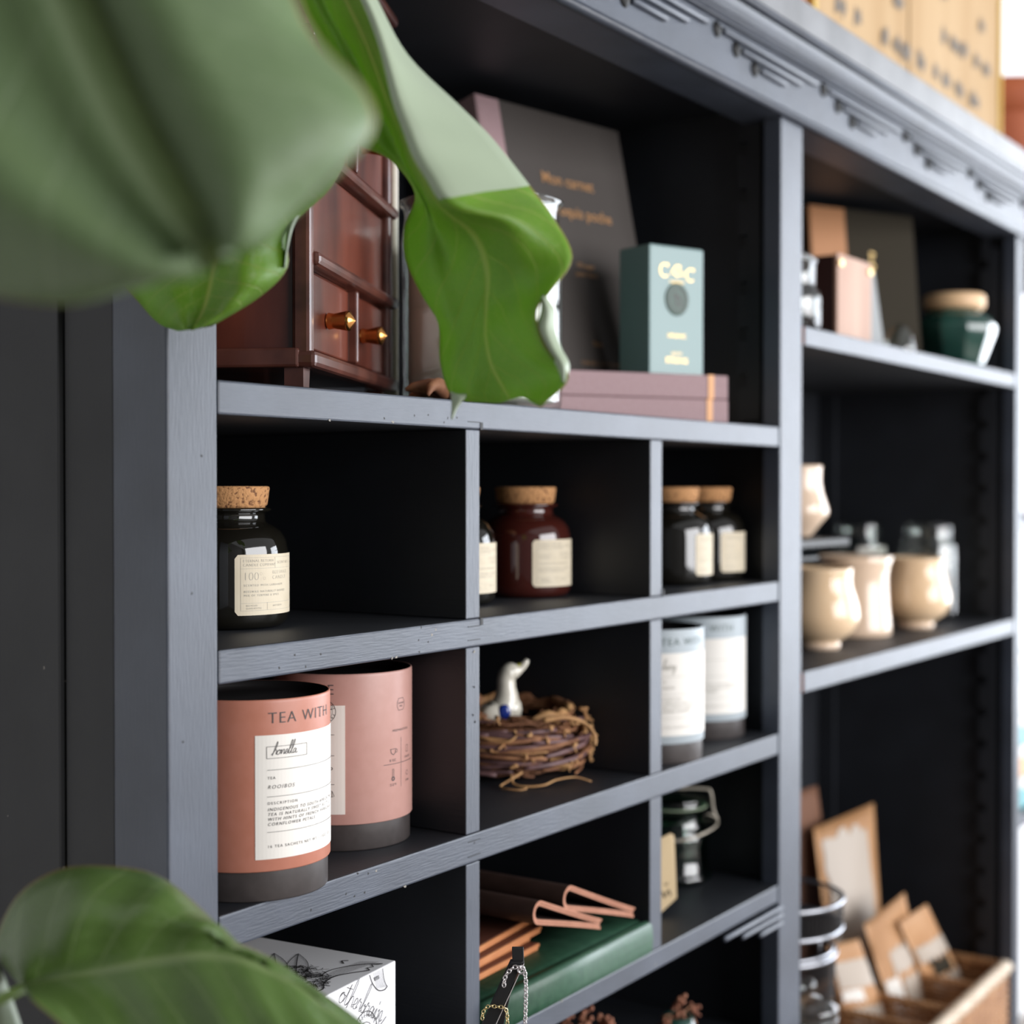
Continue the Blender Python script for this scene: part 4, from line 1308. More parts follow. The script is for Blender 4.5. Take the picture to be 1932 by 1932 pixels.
gj = thing('preserve_jar', (1.7700, .2450, Z2), 'clear glass preserve jar with white paper label at the back, behind the flared cup', 'jar', 'clear preserve jars on the middle shelf')
mesh('glass_body', *lathe([(.0001, 0), (.044, 0), (.0485, .004), (.0495, .012), (.0495, .120), (.045, .132), (.0415, .136), (.0430, .140), (.0410, .144), (.0430, .148), (.0410, .152), (.0425, .159), (.0390, .160), (.0380, .136), (.0465, .118), (.0465, .012), (.0001, .008)], 56), M['glass'], gj, True)
g2_ = dup(gj, (1.7550, .1180, Z2), 0, 'clear glass preserve jar full of pale flakes, right of the cups at the back')
lb = mesh('label', *arc_patch(.0497, R(-160), R(-95), .070, .118, .0004, 16), M['label_white'], gj)
fill = []
rf = random.Random(4)
for k in range(260):
    a = rf.uniform(0, 2 * PI); r_ = .042 * rf.random() ** .5; z = rf.uniform(.012, .108)
    c = Vector((r_ * math.cos(a), r_ * math.sin(a), z))
    fill.append(tube([c, c + Vector((rf.uniform(-.006, .006), rf.uniform(-.006, .006), rf.uniform(-.003, .003)))], .0016, 4))
o = mesh('pale_flakes', *join(fill), M['pouch_window'], None)
o.location = (1.7550, .1180, Z2)
tag(o, 'pale dried flakes filling the right-hand preserve jar', 'dried flakes', kind='stuff')

# ================================================================ RIGHT COMPARTMENT, BOTTOM: BAGS AND BASKET
def bag(name, c4, th, m, parent, window=None, fold=True, seed=1):
    """paper pouch: four corners TL TR BR BL, belly thickness th, crimped top"""
    TL, TR, BR, BL = [Vector(v) for v in c4]
    nrm = (TR - TL).cross(BL - TL).normalized()
    nu, nv = 12, 14
    rf = random.Random(seed)
    V, F = [], []
    for side in (-1, 1):
        for j in range(nv + 1):
            v = j / nv
            for i in range(nu + 1):
                u = i / nu
                p = TL.lerp(TR, u).lerp(BL.lerp(BR, u), v)
                belly = (math.sin(PI * u) ** .6) * (min(1, v * 1.6) ** .9)
                wr = .0012 * math.sin(u * 9 + seed) * math.sin(v * 7 + seed * 2)
                V.append(p + nrm * side * (.0007 + th * .5 * belly + wr * (v > .1)))
    n1 = (nu + 1) * (nv + 1)
    for side in (0, 1):
        for j in range(nv):
            for i in range(nu):
                a = side * n1 + j * (nu + 1) + i
                q = (a, a + 1, a + nu + 2, a + nu + 1)
                F.append(q if side else q[::-1])
    for j in range(nv):
        for i in (0, nu):
            a = j * (nu + 1) + i
            F.append((a, a + nu + 1, n1 + a + nu + 1, n1 + a))
    for i in range(nu):
        for j in (0, nv):
            a = j * (nu + 1) + i
            F.append((a, a + 1, n1 + a + 1, n1 + a))
    o = mesh(name, V, F, m, parent, True)
    return TL, TR, BR, BL, nrm


def face_patch(name, c4, u0, u1, v0, v1, off, m, parent, side, th, wob=0, seed=2):
    TL, TR, BR, BL = [Vector(v) for v in c4]
    nrm = (TR - TL).cross(BL - TL).normalized() * side
    nu, nv = 10, 12
    rf = random.Random(seed)
    V, F = [], []
    for j in range(nv + 1):
        for i in range(nu + 1):
            u = u0 + (u1 - u0) * i / nu; v = v0 + (v1 - v0) * j / nv
            if wob and i in (0, nu): u += rf.uniform(-wob, wob)
            if wob and j in (0, nv): v += rf.uniform(-wob, wob)
            p = TL.lerp(TR, u).lerp(BL.lerp(BR, u), v)
            belly = (math.sin(PI * min(1, max(0, u))) ** .6) * (min(1, v * 1.6) ** .9)
            V.append(p + nrm * (.0007 + th * .5 * belly + off))
    for j in range(nv):
        for i in range(nu):
            a = j * (nu + 1) + i
            F.append((a, a + nu + 1, a + nu + 2, a + 1))
    return mesh(name, V, F, m, parent, True)


def ext(a, b, k):
    a, b = Vector(a), Vector(b)
    return tuple(a + (b - a) * k)


def pouch(label, c4, th, patches, seed, group=None, m='kraft', name='kraft_pouch', cat='paper pouch', k=1.0, zmin=None):
    E_ = Vector((-.7038, -.7, 1.35))
    c4 = [tuple(E_ + (Vector(q) - E_) * k) for q in c4]
    if zmin:
        c4 = c4[:2] + [ext(c4[1], c4[2], (c4[1][2] - zmin) / (c4[1][2] - c4[2][2])), ext(c4[0], c4[3], (c4[0][2] - zmin) / (c4[0][2] - c4[3][2]))]
    base = Vector(c4[3]).lerp(Vector(c4[2]), .5)
    t = thing(name, base, label, cat, group)
    c = [tuple(Vector(q) - base) for q in c4]
    TL, TR, BR, BL, nrm = bag('paper_bag', c, th, M[m], t, seed=seed)
    side = 1 if nrm.dot(Vector((-.83, -.55, 0))) > 0 else -1
    for (u0, u1, v0, v1, mm, wob) in patches:
        face_patch('printed_panel', c, u0, u1, v0, v1, .0012, M[mm], t, side, th, wob, seed)
    return t


pouch('large kraft paper bag with a pale torn-edged print leaning at the back above the basket',
      [(1.4564, .1949, .8344), (1.5557, .1373, .8627), (1.5450, .1150, .600), (1.4250, .1450, .560)], .045,
      [(.10, .82, .08, .96, 'pouch_window', .03)], 3, name='kraft_bag', cat='paper bag', k=1.07, zmin=.50)
pouch('brown kraft bag at the back left, partly behind the steel-hooped mesh bins',
      [(1.5600, .3150, .8450), (1.6500, .2700, .8600), (1.6900, .2400, .560), (1.5750, .300, .540)], .03, [(.1, .9, .02, .12, 'kraft_dark', 0)], 5, m='kraft_dark', name='kraft_bag', cat='paper bag', zmin=.404)
gp = 'small kraft pouches in the basket'
A_, B2, C2, D2 = (1.2296, .0814, .7308), (1.2824, .0565, .7312), (1.3188, .0355, .6309), (1.2406, .0628, .6445)
pouch('small kraft pouch with pale glossy print, leftmost in the basket', [A_, B2, ext(B2, C2, 1.9), ext(A_, D2, 2.0)], .022,
      [(.04, .98, .14, .34, 'pouch_window', .01), (.04, .55, .36, .44, 'label_white', .02), (.1, .98, .50, .64, 'pouch_window', .02)], 7, gp, k=1.12)
A_, B2, C2, D2 = (1.3250, .0651, .7394), (1.3959, .0320, .7741), (1.4477, .0227, .6276), (1.3400, .0420, .6500)
pouch('small kraft pouch tilted left with silver window, second from left in the basket', [A_, B2, ext(B2, C2, 1.6), ext(A_, D2, 2.0)], .024,
      [(.30, .98, .28, .44, 'pouch_window', .02), (.04, .36, .46, .80, 'label_white', .02), (.42, .98, .50, .90, 'pouch_window', .02)], 8, gp, k=1.12)
A_, B2, C2, D2 = (1.4295, .0523, .7202), (1.5016, .0348, .7327), (1.6200, .0160, .5900), (1.5050, .0300, .6000)
pouch('small kraft pouch with pale label and olive blot, rightmost in the basket', [A_, B2, ext(B2, C2, 1.4), ext(A_, D2, 1.5)], .024,
      [(.06, .97, .26, .40, 'pouch_window', .01), (.25, .80, .41, .54, 'olive_cover', .04), (.06, .97, .56, .72, 'pouch_window', .02)], 9, gp, k=1.09)

# wicker basket
BX0, BX1, BY0, BY1, BZ0, BZ1 = 1.190, 1.812, .0, .215, .4005, .570
t = thing('wicker_basket', (1.501, .11, Z3), 'rectangular woven wicker basket with thick pale rim and inner partitions holding the pouches', 'basket')
ox, oy, oz = 1.501, .11, Z3


def rope(name, P, r, m, parent, turns=60, amp=.35):
    """plaited rim: three strands wound round one another"""
    P = [Vector(p) for p in P]
    L_ = [0]
    for a, b in zip(P, P[1:]): L_.append(L_[-1] + (b - a).length)
    parts = []
    n = int(L_[-1] / .006)
    for s in range(3):
        Q = []
        for i in range(n + 1):
            d_ = L_[-1] * i / n
            k = max(j for j in range(len(L_) - 1) if L_[j] <= d_ + 1e-9)
            p = P[k].lerp(P[k + 1], (d_ - L_[k]) / (L_[k + 1] - L_[k]))
            tt = (P[k + 1] - P[k]).normalized(); a = tt.cross(Vector((0, 0, 1)))
            if a.length < .1: a = Vector((1, 0, 0))
            a.normalize(); b = tt.cross(a)
            ph = d_ / .030 * 2 * PI + s * 2 * PI / 3
            Q.append(p + (a * math.cos(ph) + b * math.sin(ph)) * r * .55)
        parts.append(tube(Q, r * .62, 6))
    return mesh(name, *join(parts), m, parent, True)


flare = .012
def wall(x0, y0, x1, y1, z0, z1, name, mm='wicker'):
    parts = []
    Ln = math.hypot(x1 - x0, y1 - y0); ux, uy = (x1 - x0) / Ln, (y1 - y0) / Ln
    ns = max(3, int(Ln / .022)); rows_ = int((z1 - z0) / .0062)
    for r_ in range(rows_):
        z = z0 + (r_ + .5) * .0062
        Q = []
        for i in range(ns * 2 + 1):
            s = Ln * i / (ns * 2)
            o_ = .0032 * math.cos(PI * i + PI * (r_ % 2)) if i % 2 == 0 else 0
            o_ = .0030 * (1 if (i // 2 + r_) % 2 else -1) if i % 2 == 0 else 0
            Q.append((x0 + ux * s - uy * o_, y0 + uy * s + ux * o_, z))
        parts.append(tube(Q, .0028, 5))
    w_ = mesh(name, *join(parts), M[mm], t, True)
    w_['kind'] = 'stuff'
    for i in range(ns + 1):
        s = Ln * i / ns
        if i % 1 == 0:
            parts2 = tube([(x0 + ux * s, y0 + uy * s, z0), (x0 + ux * s, y0 + uy * s, z1)], .0024, 5)
            mesh('stake', *parts2, M[mm], t, True)


lx0, lx1, ly0, ly1, lz0, lz1 = BX0 - ox, BX1 - ox, BY0 - oy + .004, BY1 - oy, .006, BZ1 - oz - .006
wall(lx0, ly0, lx1, ly0, lz0, lz1, 'front_weave')
wall(lx1, ly0, lx1, ly1, lz0, lz1, 'right_weave')
wall(lx0, ly1, lx1, ly1, lz0, lz1, 'back_weave')
wall(lx0, ly0, lx0, ly1, lz0, lz1, 'left_weave')
box('basket_floor', (lx0, lx1, ly0, ly1, .001, .006), M['wicker'], t)
rope('front_rim', [(lx0, ly0, lz1), (lx1, ly0, lz1)], .0110, M['wicker_rim'], t)
rope('right_rim', [(lx1, ly0, lz1), (lx1 + .01, ly1, lz1)], .0075, M['wicker'], t)
rope('back_rim', [(lx0, ly1, lz1), (lx1, ly1, lz1)], .0075, M['wicker'], t)
rope('left_rim', [(lx0, ly0, lz1), (lx0, ly1, lz1)], .0075, M['wicker'], t)
for x in (1.684, 1.553, 1.455, 1.30):
    wall(x - ox, ly0 + .01, x - ox + .006, ly1 - .01, .03, lz1 - .004, 'partition_weave')
    rope('partition_rim', [(x - ox, ly0 + .006, lz1 - .002), (x - ox + .006, ly1 - .006, lz1 - .002)], .0065, M['wicker'], t)

# mesh bins with steel hoops, one standing on the other
def bin_(loc, r0, r1, h, lab):
    t = thing('mesh_bin', loc, lab, 'bin', 'round steel mesh bins')
    parts = []
    n, m_ = 90, max(3, int(h / .004))
    for i in range(n):
        a = 2 * PI * i / n
        parts.append(tube([(r0 * math.cos(a), r0 * math.sin(a), 0), (r1 * math.cos(a), r1 * math.sin(a), h)], .00055, 3, cap=False))
    for j in range(m_):
        f = (j + .5) / m_; rr = r0 + (r1 - r0) * f
        parts.append(tube([(rr * math.cos(2 * PI * i / 48), rr * math.sin(2 * PI * i / 48), h * f) for i in range(48)], .00055, 3, True))
    o = mesh('mesh_wall', *join(parts), M['black_mesh'], t); o['kind'] = 'stuff'
    mesh('bin_floor', *lathe([(.0001, .001), (r0, .001), (r0, 0), (.0001, 0)], 40), M['black_mesh'], t)
    for z, r in ((h, r1), (.0025, r0)):
        mesh('hoop', *tube([(r * math.cos(2 * PI * i / 64), r * math.sin(2 * PI * i / 64), z) for i in range(64)], .0030, 8, True), M['hoop'], t, True)


bin_((1.0980, .1030, .7895), .0885, .0900, .0385, 'upper round dark mesh bin with bright steel hoops beside the middle stile')
bin_((1.0900, .1020, .4005), .0650, .0830, .3600, 'tall lower round mesh bin under the shallow one beside the middle stile')
t = thing('mesh_riser', (1.0940, .1025, .7610), 'short wire spacer between the two round mesh bins', 'stand')
for k in range(3):
    a = k * 2.1 + .4
    mesh('post', *tube([(.07 * math.cos(a), .07 * math.sin(a), 0.004), (.07 * math.cos(a), .07 * math.sin(a), .027)], .0016, 6), M['hoop'], t, True)
mesh('hoop', *tube([(.078 * math.cos(2 * PI * i / 48), .078 * math.sin(2 * PI * i / 48), .003) for i in range(48)], .0028, 8, True), M['hoop'], t, True)

t = thing('ribbed_jar', (1.000, .0120, Z3), 'clear glass jar with knobbed glass lid in front of the mesh bins', 'jar')
mesh('glass_body', *lathe([(.0001, 0), (.036, 0), (.0395, .004), (.0405, .02), (.0405, .290), (.038, .300), (.035, .304), (.0375, .308), (.035, .312), (.0375, .316), (.034, .320), (.032, .304), (.0375, .288), (.0375, .012), (.0001, .008)], 48), M['glass'], t, True)
mesh('lid', *lathe([(.0001, .362), (.006, .361), (.010, .354), (.009, .347), (.006, .343), (.020, .339), (.034, .333), (.0375, .327), (.036, .3215), (.0001, .3215)], 40), M['glass'], t, True)

# ================================================================ ON TOP OF THE CASE
ZT = 1.8802
t = thing('plywood_crate', (1.655, .17, ZT), 'tall yellow plywood crate with rows of faded stencilled marks on top of the bookcase', 'crate')
hw = .428
for k, (a, b) in enumerate(((-hw, -.232), (-.230, -.055), (-.053, .135), (.137, hw))):
    box('plank', (a, b, -.070 + (.002 if k % 2 else 0), -.058, 0, .46), M['crate'], t, .0015)
box('side_plank', (hw - .001, hw + .012, -.0725, .080, 0, .46), M['crate_edge'], t, .0015)
box('side_plank', (-hw - .012, -hw + .001, -.0725, .080, 0, .46), M['crate_edge'], t, .0015)
box('back_plank', (-hw, hw, .068, .080, 0, .46), M['crate'], t)
box('lid', (-hw - .012, hw + .012, -.0725, .080, .46, .472), M['crate'], t, .001)
rc = random.Random(9)
for row, (z, xs) in enumerate(((.135, (-.36, .40)), (.205, (-.38, .38)), (.275, (-.36, .36)), (.345, (-.36, .38)), (.415, (-.36, .38)))):
    x = xs[0]
    while x < xs[1]:
        wd = rc.uniform(.018, .05)
        if rc.random() < .72:
            q = x
            g = []
            while q < x + wd:
                g.append(stroke([(q, z + rc.uniform(-.004, .004)), (q + .006, z + .024 + rc.uniform(-.004, .006)), (q + .010, z + rc.uniform(0, .008))], .0062, smooth=2))
                q += rc.uniform(.011, .016)
            o = mesh('stencil_mark', *mapped(join(g), lambda a, b: (a, -.0708, b)), M['crate_ink'], t)
        x += wd + rc.uniform(.012, .05)


def pot(loc, r, h, lab):
    t = thing('terracotta_pot', loc, lab, 'plant pot', 'terracotta pots on top of the bookcase')
    mesh('pot_body', *lathe([(.0001, 0), (r * .72, 0), (r * .74, .004), (r * .90, h * .72), (r * .91, h * .74), (r, h * .75), (r * 1.01, h * .98), (r * .97, h), (r * .90, h * .985), (r * .86, h * .74), (.0001, h * .72)], 56), M['terracotta'], t, True)
    mesh('soil', *lathe([(.0001, h * .86), (r * .88, h * .85)], 32), M['soil'], t)


pot((2.245, .150, ZT), .125, .235, 'terracotta pot on top of the bookcase, right of the yellow crate')
pot((1.075, .150, ZT), .110, .235, 'terracotta pot on top of the bookcase, left of the yellow crate')

# ================================================================ BEYOND THE RIGHT STILE
cols = [('tin_pale', 'pale blue-grey box at the right picture edge, top of the column'), ('label_white', 'white box at the right picture edge under the pale blue one'),
        ('teal_bright', 'turquoise box at the right picture edge, middle of the column'), ('ribbon', 'orange box at the right picture edge'), ('teal_bright', 'turquoise box at the right picture edge, lowest')]
for k, (m, lab) in enumerate(cols):
    z = .8003 + (4 - k) * .054
    t = thing('small_carton', (1.93, .06, z), lab, 'box', 'stacked cartons right of the bookcase stile')
    box('carton_body', (-.052, .060, -.045, .07, 0, .0536), M[m], t, .002)
    box('tuck_flap', (-.050, .058, -.0456, -.045, .036, .0530), M['label_white'], t)

# ================================================================ THE PLANT
LEAF={'L1':[[[-0.396,-0.1991,1.652],[-0.4085,-0.2347,1.6401],[-0.4006,-0.2374,1.6484],[-0.406,-0.26,1.6417],[-0.3844,-0.2432,1.6615]],[[-0.4227,-0.161,1.5869],[-0.415,-0.2264,1.5866],[-0.3883,-0.2569,1.6023],[-0.3812,-0.2981,1.6024],[-0.3446,-0.3035,1.6254]],[[-0.4287,-0.1539,1.5218],[-0.4122,-0.232,1.534],[-0.377,-0.2749,1.558],[-0.3656,-0.3227,1.5519],[-0.3232,-0.3371,1.5639]],[[-0.4199,-0.1681,1.4753],[-0.403,-0.2469,1.4902],[-0.3667,-0.2915,1.5137],[-0.3558,-0.3386,1.5048],[-0.313,-0.3537,1.5097]],[[-0.3986,-0.2009,1.4419],[-0.3888,-0.269,1.4568],[-0.3582,-0.305,1.4783],[-0.3464,-0.3533,1.4761],[-0.3018,-0.371,1.4853]],[[-0.3709,-0.2427,1.4214],[-0.3715,-0.2954,1.434],[-0.3497,-0.3185,1.4517],[-0.3421,-0.3603,1.456],[-0.3014,-0.372,1.47]],[[-0.3513,-0.2721,1.4149],[-0.3589,-0.3145,1.4231],[-0.343,-0.3289,1.4358],[-0.3436,-0.3584,1.4395],[-0.3115,-0.3575,1.4515]],[[-0.3388,-0.2906,1.4192],[-0.3514,-0.3258,1.4216],[-0.3396,-0.3341,1.4287],[-0.3447,-0.3571,1.4318],[-0.3172,-0.3493,1.4425]],[[-0.3284,-0.306,1.4248],[-0.3456,-0.3343,1.4227],[-0.338,-0.3367,1.4257],[-0.3465,-0.3544,1.4271],[-0.3228,-0.3411,1.4356]]],'L2':[[[-0.0341,-0.021,1.6384],[-0.0522,-0.0481,1.6307],[-0.0486,-0.0534,1.6323],[-0.0553,-0.0706,1.6229],[-0.0289,-0.056,1.6274]],[[-0.0492,0.0003,1.5928],[-0.0589,-0.0393,1.5849],[-0.0474,-0.0564,1.5849],[-0.0471,-0.0838,1.5857],[-0.0132,-0.0802,1.5985]],[[-0.0589,0.0135,1.5438],[-0.0638,-0.0331,1.5376],[-0.048,-0.0568,1.5376],[-0.0398,-0.0958,1.5438],[0.0025,-0.1046,1.56]],[[-0.0638,0.02,1.5079],[-0.0673,-0.0288,1.5028],[-0.0502,-0.0544,1.5028],[-0.0429,-0.0919,1.5143],[-0.0018,-0.0989,1.5343]],[[-0.0642,0.0197,1.4818],[-0.0694,-0.0264,1.4776],[-0.054,-0.0494,1.4776],[-0.0521,-0.0789,1.4891],[-0.0168,-0.0772,1.5079]],[[-0.0576,0.0096,1.4655],[-0.0674,-0.0298,1.4618],[-0.0563,-0.0464,1.4618],[-0.0537,-0.077,1.47],[-0.0178,-0.0764,1.4845]],[[-0.0509,-0.0008,1.4525],[-0.0653,-0.0332,1.4507],[-0.0587,-0.043,1.4523],[-0.0595,-0.0688,1.4568],[-0.0273,-0.0626,1.4669]],[[-0.0446,-0.0103,1.4479],[-0.0635,-0.0361,1.445],[-0.0611,-0.0397,1.4454],[-0.0685,-0.0556,1.4449],[-0.0436,-0.0388,1.4492]]],'L3':[[[-0.008,-0.0585,1.6906],[-0.0232,-0.081,1.6831],[-0.0234,-0.0897,1.6828],[-0.0456,-0.1197,1.6714],[-0.0682,-0.1492,1.6598],[-0.0503,-0.1396,1.6688],[-0.0208,-0.1204,1.6835]],[[-0.0001,-0.0713,1.6515],[-0.0147,-0.0947,1.6434],[-0.0142,-0.1044,1.6418],[-0.0347,-0.137,1.6304],[-0.0557,-0.1689,1.6191],[-0.0383,-0.1588,1.6256],[-0.0089,-0.1394,1.6369]],[[0.0071,-0.0829,1.6221],[-0.0069,-0.107,1.6148],[-0.0058,-0.1178,1.6133],[-0.0281,-0.1476,1.6031],[-0.0508,-0.1769,1.5929],[-0.0311,-0.1702,1.5965],[0.0007,-0.1546,1.6043]],[[0.0143,-0.0946,1.5862],[0.0005,-0.119,1.5815],[0.0021,-0.1304,1.5818],[-0.022,-0.1576,1.5712],[-0.0464,-0.1844,1.5608],[-0.0211,-0.1859,1.5662],[0.0167,-0.1794,1.5754]],[[0.018,-0.1007,1.564],[0.0051,-0.1265,1.5596],[0.0076,-0.1392,1.5597],[-0.0175,-0.1648,1.5508],[-0.0429,-0.1901,1.5419],[-0.0149,-0.1958,1.5485],[0.0261,-0.1937,1.5587]],[[0.0294,-0.1179,1.5536],[0.0136,-0.1395,1.5434],[0.0135,-0.1486,1.5376],[-0.0123,-0.1732,1.531],[-0.0382,-0.1975,1.5244],[-0.0091,-0.2048,1.5321],[0.0331,-0.2046,1.5431]],[[0.0378,-0.1311,1.5324],[0.0206,-0.1507,1.5219],[0.0194,-0.1579,1.5155],[-0.0057,-0.1834,1.5113],[-0.0311,-0.2085,1.507],[-0.0018,-0.2162,1.5142],[0.0408,-0.2167,1.5245]],[[0.0313,-0.1279,1.5106],[0.0218,-0.1517,1.5006],[0.0244,-0.166,1.4934],[0.0114,-0.1945,1.4968],[-0.0026,-0.2226,1.4996],[0.0133,-0.2294,1.503],[0.0367,-0.2318,1.5081]],[[0.0289,-0.1309,1.4906],[0.0239,-0.1542,1.4801],[0.0271,-0.1706,1.4713],[0.0221,-0.1959,1.4781],[0.0155,-0.2212,1.4843],[0.0232,-0.2351,1.4833],[0.0329,-0.2478,1.4827]],[[0.0313,-0.1409,1.4691],[0.0279,-0.1595,1.4603],[0.0292,-0.1742,1.4523],[0.0285,-0.191,1.4598],[0.026,-0.2087,1.4668],[0.0228,-0.2255,1.4647],[0.016,-0.2442,1.4621]],[[0.0368,-0.1497,1.4514],[0.0311,-0.1648,1.442],[0.0302,-0.1762,1.4334],[0.028,-0.1908,1.441],[0.0241,-0.2062,1.4483],[0.0194,-0.2208,1.4492],[0.0112,-0.2373,1.4496]],[[0.0371,-0.1507,1.4288],[0.0318,-0.1664,1.4229],[0.0314,-0.1784,1.4176],[0.0296,-0.1935,1.4239],[0.0259,-0.2095,1.4298],[0.0217,-0.2247,1.4302],[0.014,-0.2419,1.4302]],[[0.0401,-0.1556,1.4094],[0.0349,-0.1713,1.4086],[0.0344,-0.1832,1.4081],[0.033,-0.1989,1.4114],[0.0297,-0.2155,1.4144],[0.0271,-0.2332,1.414],[0.0209,-0.2527,1.4132]],[[0.0457,-0.1643,1.4039],[0.0405,-0.1798,1.4027],[0.04,-0.1917,1.4018],[0.0356,-0.2031,1.4028],[0.0296,-0.2156,1.4036],[0.0225,-0.2266,1.4001],[0.0119,-0.2397,1.3965]]],'flap':[[[0.0155,-0.2381,1.4589],[0.0118,-0.2415,1.4589],[0.0182,-0.2385,1.4604]],[[0.0151,-0.2377,1.45],[0.013,-0.2436,1.4501],[0.0211,-0.2431,1.4517]],[[0.0136,-0.2358,1.441],[0.0124,-0.2429,1.4404],[0.0213,-0.2436,1.4412]],[[0.0162,-0.2398,1.4305],[0.0144,-0.2462,1.43],[0.0229,-0.2462,1.4307]],[[0.0197,-0.2454,1.42],[0.0175,-0.251,1.4199],[0.0254,-0.2503,1.4208]],[[0.0216,-0.2484,1.4105],[0.0178,-0.2518,1.4101],[0.0243,-0.2489,1.4106]]],'tip':[[[0.0202,-0.1709,1.4084],[0.0172,-0.1755,1.407],[0.0206,-0.1753,1.4061]],[[0.0205,-0.1715,1.4031],[0.0189,-0.1781,1.4043],[0.0238,-0.18,1.4061]],[[0.0204,-0.1716,1.3968],[0.0174,-0.1761,1.3976],[0.0209,-0.1758,1.3989]],[[0.0202,-0.1713,1.3921],[0.0163,-0.1746,1.3915],[0.0189,-0.173,1.3914]]],'flap2':[[[-0.0186,-0.0797,1.5161],[-0.0198,-0.0851,1.5158],[-0.015,-0.0851,1.517]],[[-0.0199,-0.078,1.5049],[-0.0219,-0.0823,1.5058],[-0.0178,-0.0811,1.5081]],[[-0.0208,-0.077,1.4921],[-0.0232,-0.0805,1.493],[-0.0197,-0.0786,1.4953]],[[-0.0211,-0.0768,1.4841],[-0.0239,-0.0798,1.4833],[-0.0207,-0.0773,1.4838]]],'L4':[[[-0.1886,-0.0385,1.0901],[-0.2165,-0.0773,1.1027],[-0.2187,-0.0831,1.1024],[-0.25,-0.1258,1.1165],[-0.2555,-0.1355,1.1174]],[[-0.1943,-0.0295,1.1069],[-0.2155,-0.0786,1.1119],[-0.2113,-0.094,1.1048],[-0.2412,-0.1391,1.1083],[-0.245,-0.1518,1.0992]],[[-0.1881,-0.0381,1.1336],[-0.2074,-0.0903,1.1263],[-0.201,-0.1093,1.1085],[-0.2325,-0.1525,1.0953],[-0.2372,-0.1641,1.0702]],[[-0.1751,-0.0571,1.1488],[-0.1961,-0.107,1.1356],[-0.1907,-0.1246,1.1127],[-0.2224,-0.1679,1.085],[-0.2267,-0.1804,1.046]],[[-0.1582,-0.0823,1.1502],[-0.1825,-0.1271,1.1381],[-0.1797,-0.1409,1.1163],[-0.2105,-0.1858,1.0794],[-0.2134,-0.2006,1.0314]],[[-0.145,-0.1021,1.1446],[-0.1711,-0.1442,1.1364],[-0.1694,-0.1562,1.1182],[-0.1996,-0.2021,1.0778],[-0.2014,-0.2187,1.0266]],[[-0.1335,-0.1198,1.128],[-0.1613,-0.1591,1.1276],[-0.1606,-0.1693,1.1163],[-0.1893,-0.2174,1.0781],[-0.1892,-0.2368,1.029]],[[-0.1243,-0.1339,1.1117],[-0.1526,-0.1724,1.1169],[-0.1519,-0.1825,1.1103],[-0.1811,-0.2297,1.0772],[-0.1811,-0.2488,1.0326]],[[-0.1135,-0.1503,1.1025],[-0.1431,-0.1868,1.1079],[-0.1432,-0.1957,1.1011],[-0.1729,-0.2419,1.0772],[-0.1729,-0.2608,1.0411]],[[-0.0996,-0.1714,1.0851],[-0.1315,-0.2045,1.0924],[-0.1332,-0.2111,1.0866],[-0.1647,-0.2542,1.0753],[-0.166,-0.2708,1.0508]],[[-0.0858,-0.1925,1.0662],[-0.1191,-0.2233,1.0756],[-0.1216,-0.2287,1.0708],[-0.1558,-0.2674,1.0741],[-0.1591,-0.2808,1.0629]],[[-0.0736,-0.2114,1.0424],[-0.1079,-0.2406,1.057],[-0.1108,-0.2453,1.0564],[-0.1494,-0.2771,1.0735],[-0.1563,-0.2847,1.075]]],'L5':[[[-0.1978,-0.0243,1.1041],[-0.2011,-0.0374,1.1072],[-0.1925,-0.0326,1.0943]],[[-0.2027,-0.0175,1.0901],[-0.2028,-0.0352,1.0906],[-0.19,-0.0367,1.0817]],[[-0.2061,-0.013,1.0676],[-0.203,-0.0354,1.0712],[-0.1866,-0.0422,1.062]],[[-0.2033,-0.0179,1.0424],[-0.2018,-0.0379,1.0462],[-0.1845,-0.0458,1.0424]],[[-0.1957,-0.0297,1.0227],[-0.2005,-0.0404,1.0268],[-0.191,-0.0367,1.0227]]]}
plant = thing('fiddle_leaf_fig', (-.46, .02, 0), 'fiddle leaf fig with large green leaves hanging in front of the bookcase', 'plant')
O = Vector((-.46, .02, 0))
mesh('pot', *lathe([(.0001, 0), (.13, 0), (.135, .01), (.165, .30), (.17, .31), (.155, .31), (.15, .27), (.0001, .27)], 48), M['terracotta'], plant, True)
mesh('trunk', *tube(cr([(0, 0, .2), (.01, -.01, .7), (-.01, .0, 1.2), (.0, -.02, 1.7), (.02, -.03, 2.0)], 6), .011, 12), M['bark'], plant, True)


def spline_rows(rows_, k=5):
    cols_ = list(zip(*rows_))
    out = [cr(c, k) for c in cols_]
    return list(zip(*out))


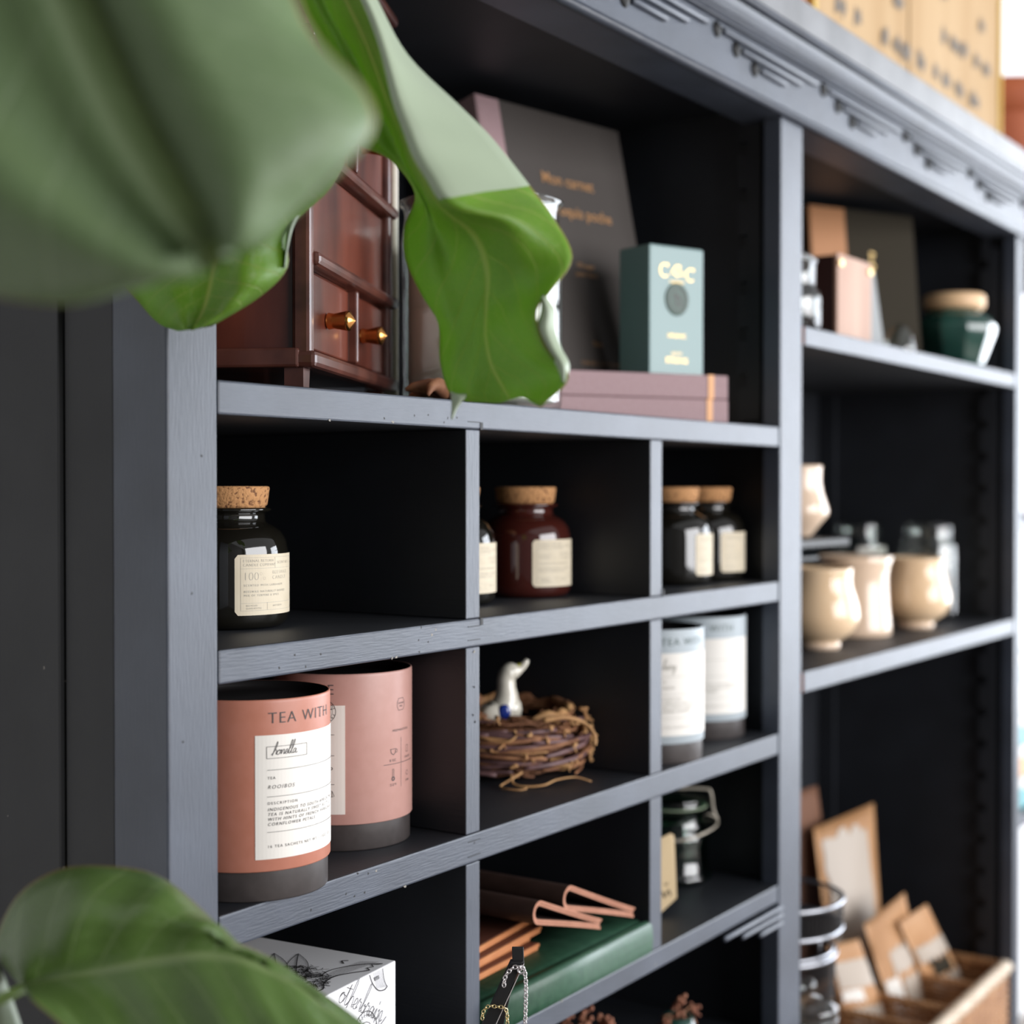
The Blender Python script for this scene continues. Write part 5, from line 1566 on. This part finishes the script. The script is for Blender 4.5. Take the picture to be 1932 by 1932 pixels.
def leaf(key, m, rip=.0, nrip=6, thick=.0005, sheen_cols=None, sheen_rows=None, kx=5, name='leaf', parent=None, label=None, uvr=(0, 1), ribs=None):
    rows_ = spline_rows([[tuple(Vector(p) - O) for p in r] for r in LEAF[key]], kx)
    G = [cr(r, 4) for r in rows_]
    nu, nv = len(G), len(G[0])
    V, uv = [], []
    for i in range(nu):
        for j in range(nv):
            p = G[i][j]
            tu = G[min(i + 1, nu - 1)][j] - G[max(i - 1, 0)][j]
            tv = G[i][min(j + 1, nv - 1)] - G[i][max(j - 1, 0)]
            n = tu.cross(tv)
            n = n.normalized() if n.length > 1e-9 else Vector((0, 0, 1))
            u, v = i / (nu - 1), j / (nv - 1)
            dv = abs(v - .5)
            r_ = rip * math.sin((u * nrip - dv * nrip * .5) * 2 * PI) * min(1, dv * 5) * math.sin(PI * min(1, u)) ** .5 * (1 - (2 * dv) ** 4) 
            r_ += rip * .8 * (1 if rip else 0) * -math.exp(-(dv / .035) ** 2)
            if ribs:
                r_ = sum(a_ * math.exp(-((v - c_) / w2) ** 2) for c_, w2, a_ in ribs)
            V.append(p + n * r_)
            uv.append((u, v))
    F, mi = [], []
    for i in range(nu - 1):
        for j in range(nv - 1):
            F.append((i * nv + j, i * nv + j + 1, (i + 1) * nv + j + 1, (i + 1) * nv + j))
            v, u = (j + .5) / (nv - 1), (i + .5) / (nu - 1)
            mi.append(1 if sheen_cols and sheen_cols[0] <= v <= sheen_cols[1] and sheen_rows[0] <= u <= sheen_rows[1] else 0)  # faces in the band take the pale colour as painted sheen
    o = mesh(name, V, F, None, parent or plant, True, mi, [M[m], M['leaf_under_and_sheen']], uv)
    s = o.modifiers.new('thickness', 'SOLIDIFY'); s.thickness = thick; s.offset = 0
    if label: o['label'] = label
    return o


leaf('L1', 'leaf_dusty_brightened', .0042, 5, ribs=((.5, .030, .0075), (.56, .03, -.0045), (.64, .025, .0040), (.71, .03, .0045), (.80, .03, -.0035), (.87, .025, .003), (.30, .05, .007), (.40, .035, -.005), (.44, .02, .0015)), label='largest leaf, dusty green underside towards the upper left corner')
L2o = leaf('L2', 'leaf', .0010, 6)
leaf('flap2', 'leaf_under_and_sheen', 0, name='folded_margin', parent=L2o, label='pale underside of the turned-up margin')
L3o = leaf('L3', 'leaf', .0006, 8, sheen_cols=(.64, 1.0), sheen_rows=(0, .445), label='long hanging leaf with folded margin, its sheen painted pale')
leaf('flap', 'leaf_under_and_sheen', 0, name='folded_margin', parent=L3o, label='pale underside of the turned-up margin')
leaf('tip', 'leaf_under_and_sheen', 0, name='leaf_tip', parent=L3o, label='pale curled tip')
leaf('L4', 'leaf_dull', .0032, 7, label='broad leaf rising at the lower left')
leaf('L5', 'leaf_under_and_sheen', 0, name='leaf', label='pale underside of a small leaf at the lower left edge')
for key, z in (('L1', 1.72), ('L2', 1.74), ('L3', 1.86), ('L4', .98), ('L5', 1.0)):
    r0 = LEAF[key][0]
    a = Vector(r0[len(r0) // 2]) - O
    if key in ('L5',): a = Vector(LEAF[key][-1][1]) - O
    s = Vector((0, -.01, z))
    mesh('petiole', *tube(cr([s, s.lerp(a, .5) + Vector((0, 0, .02)), a], 6), .0028, 8), M['petiole'], plant, True)
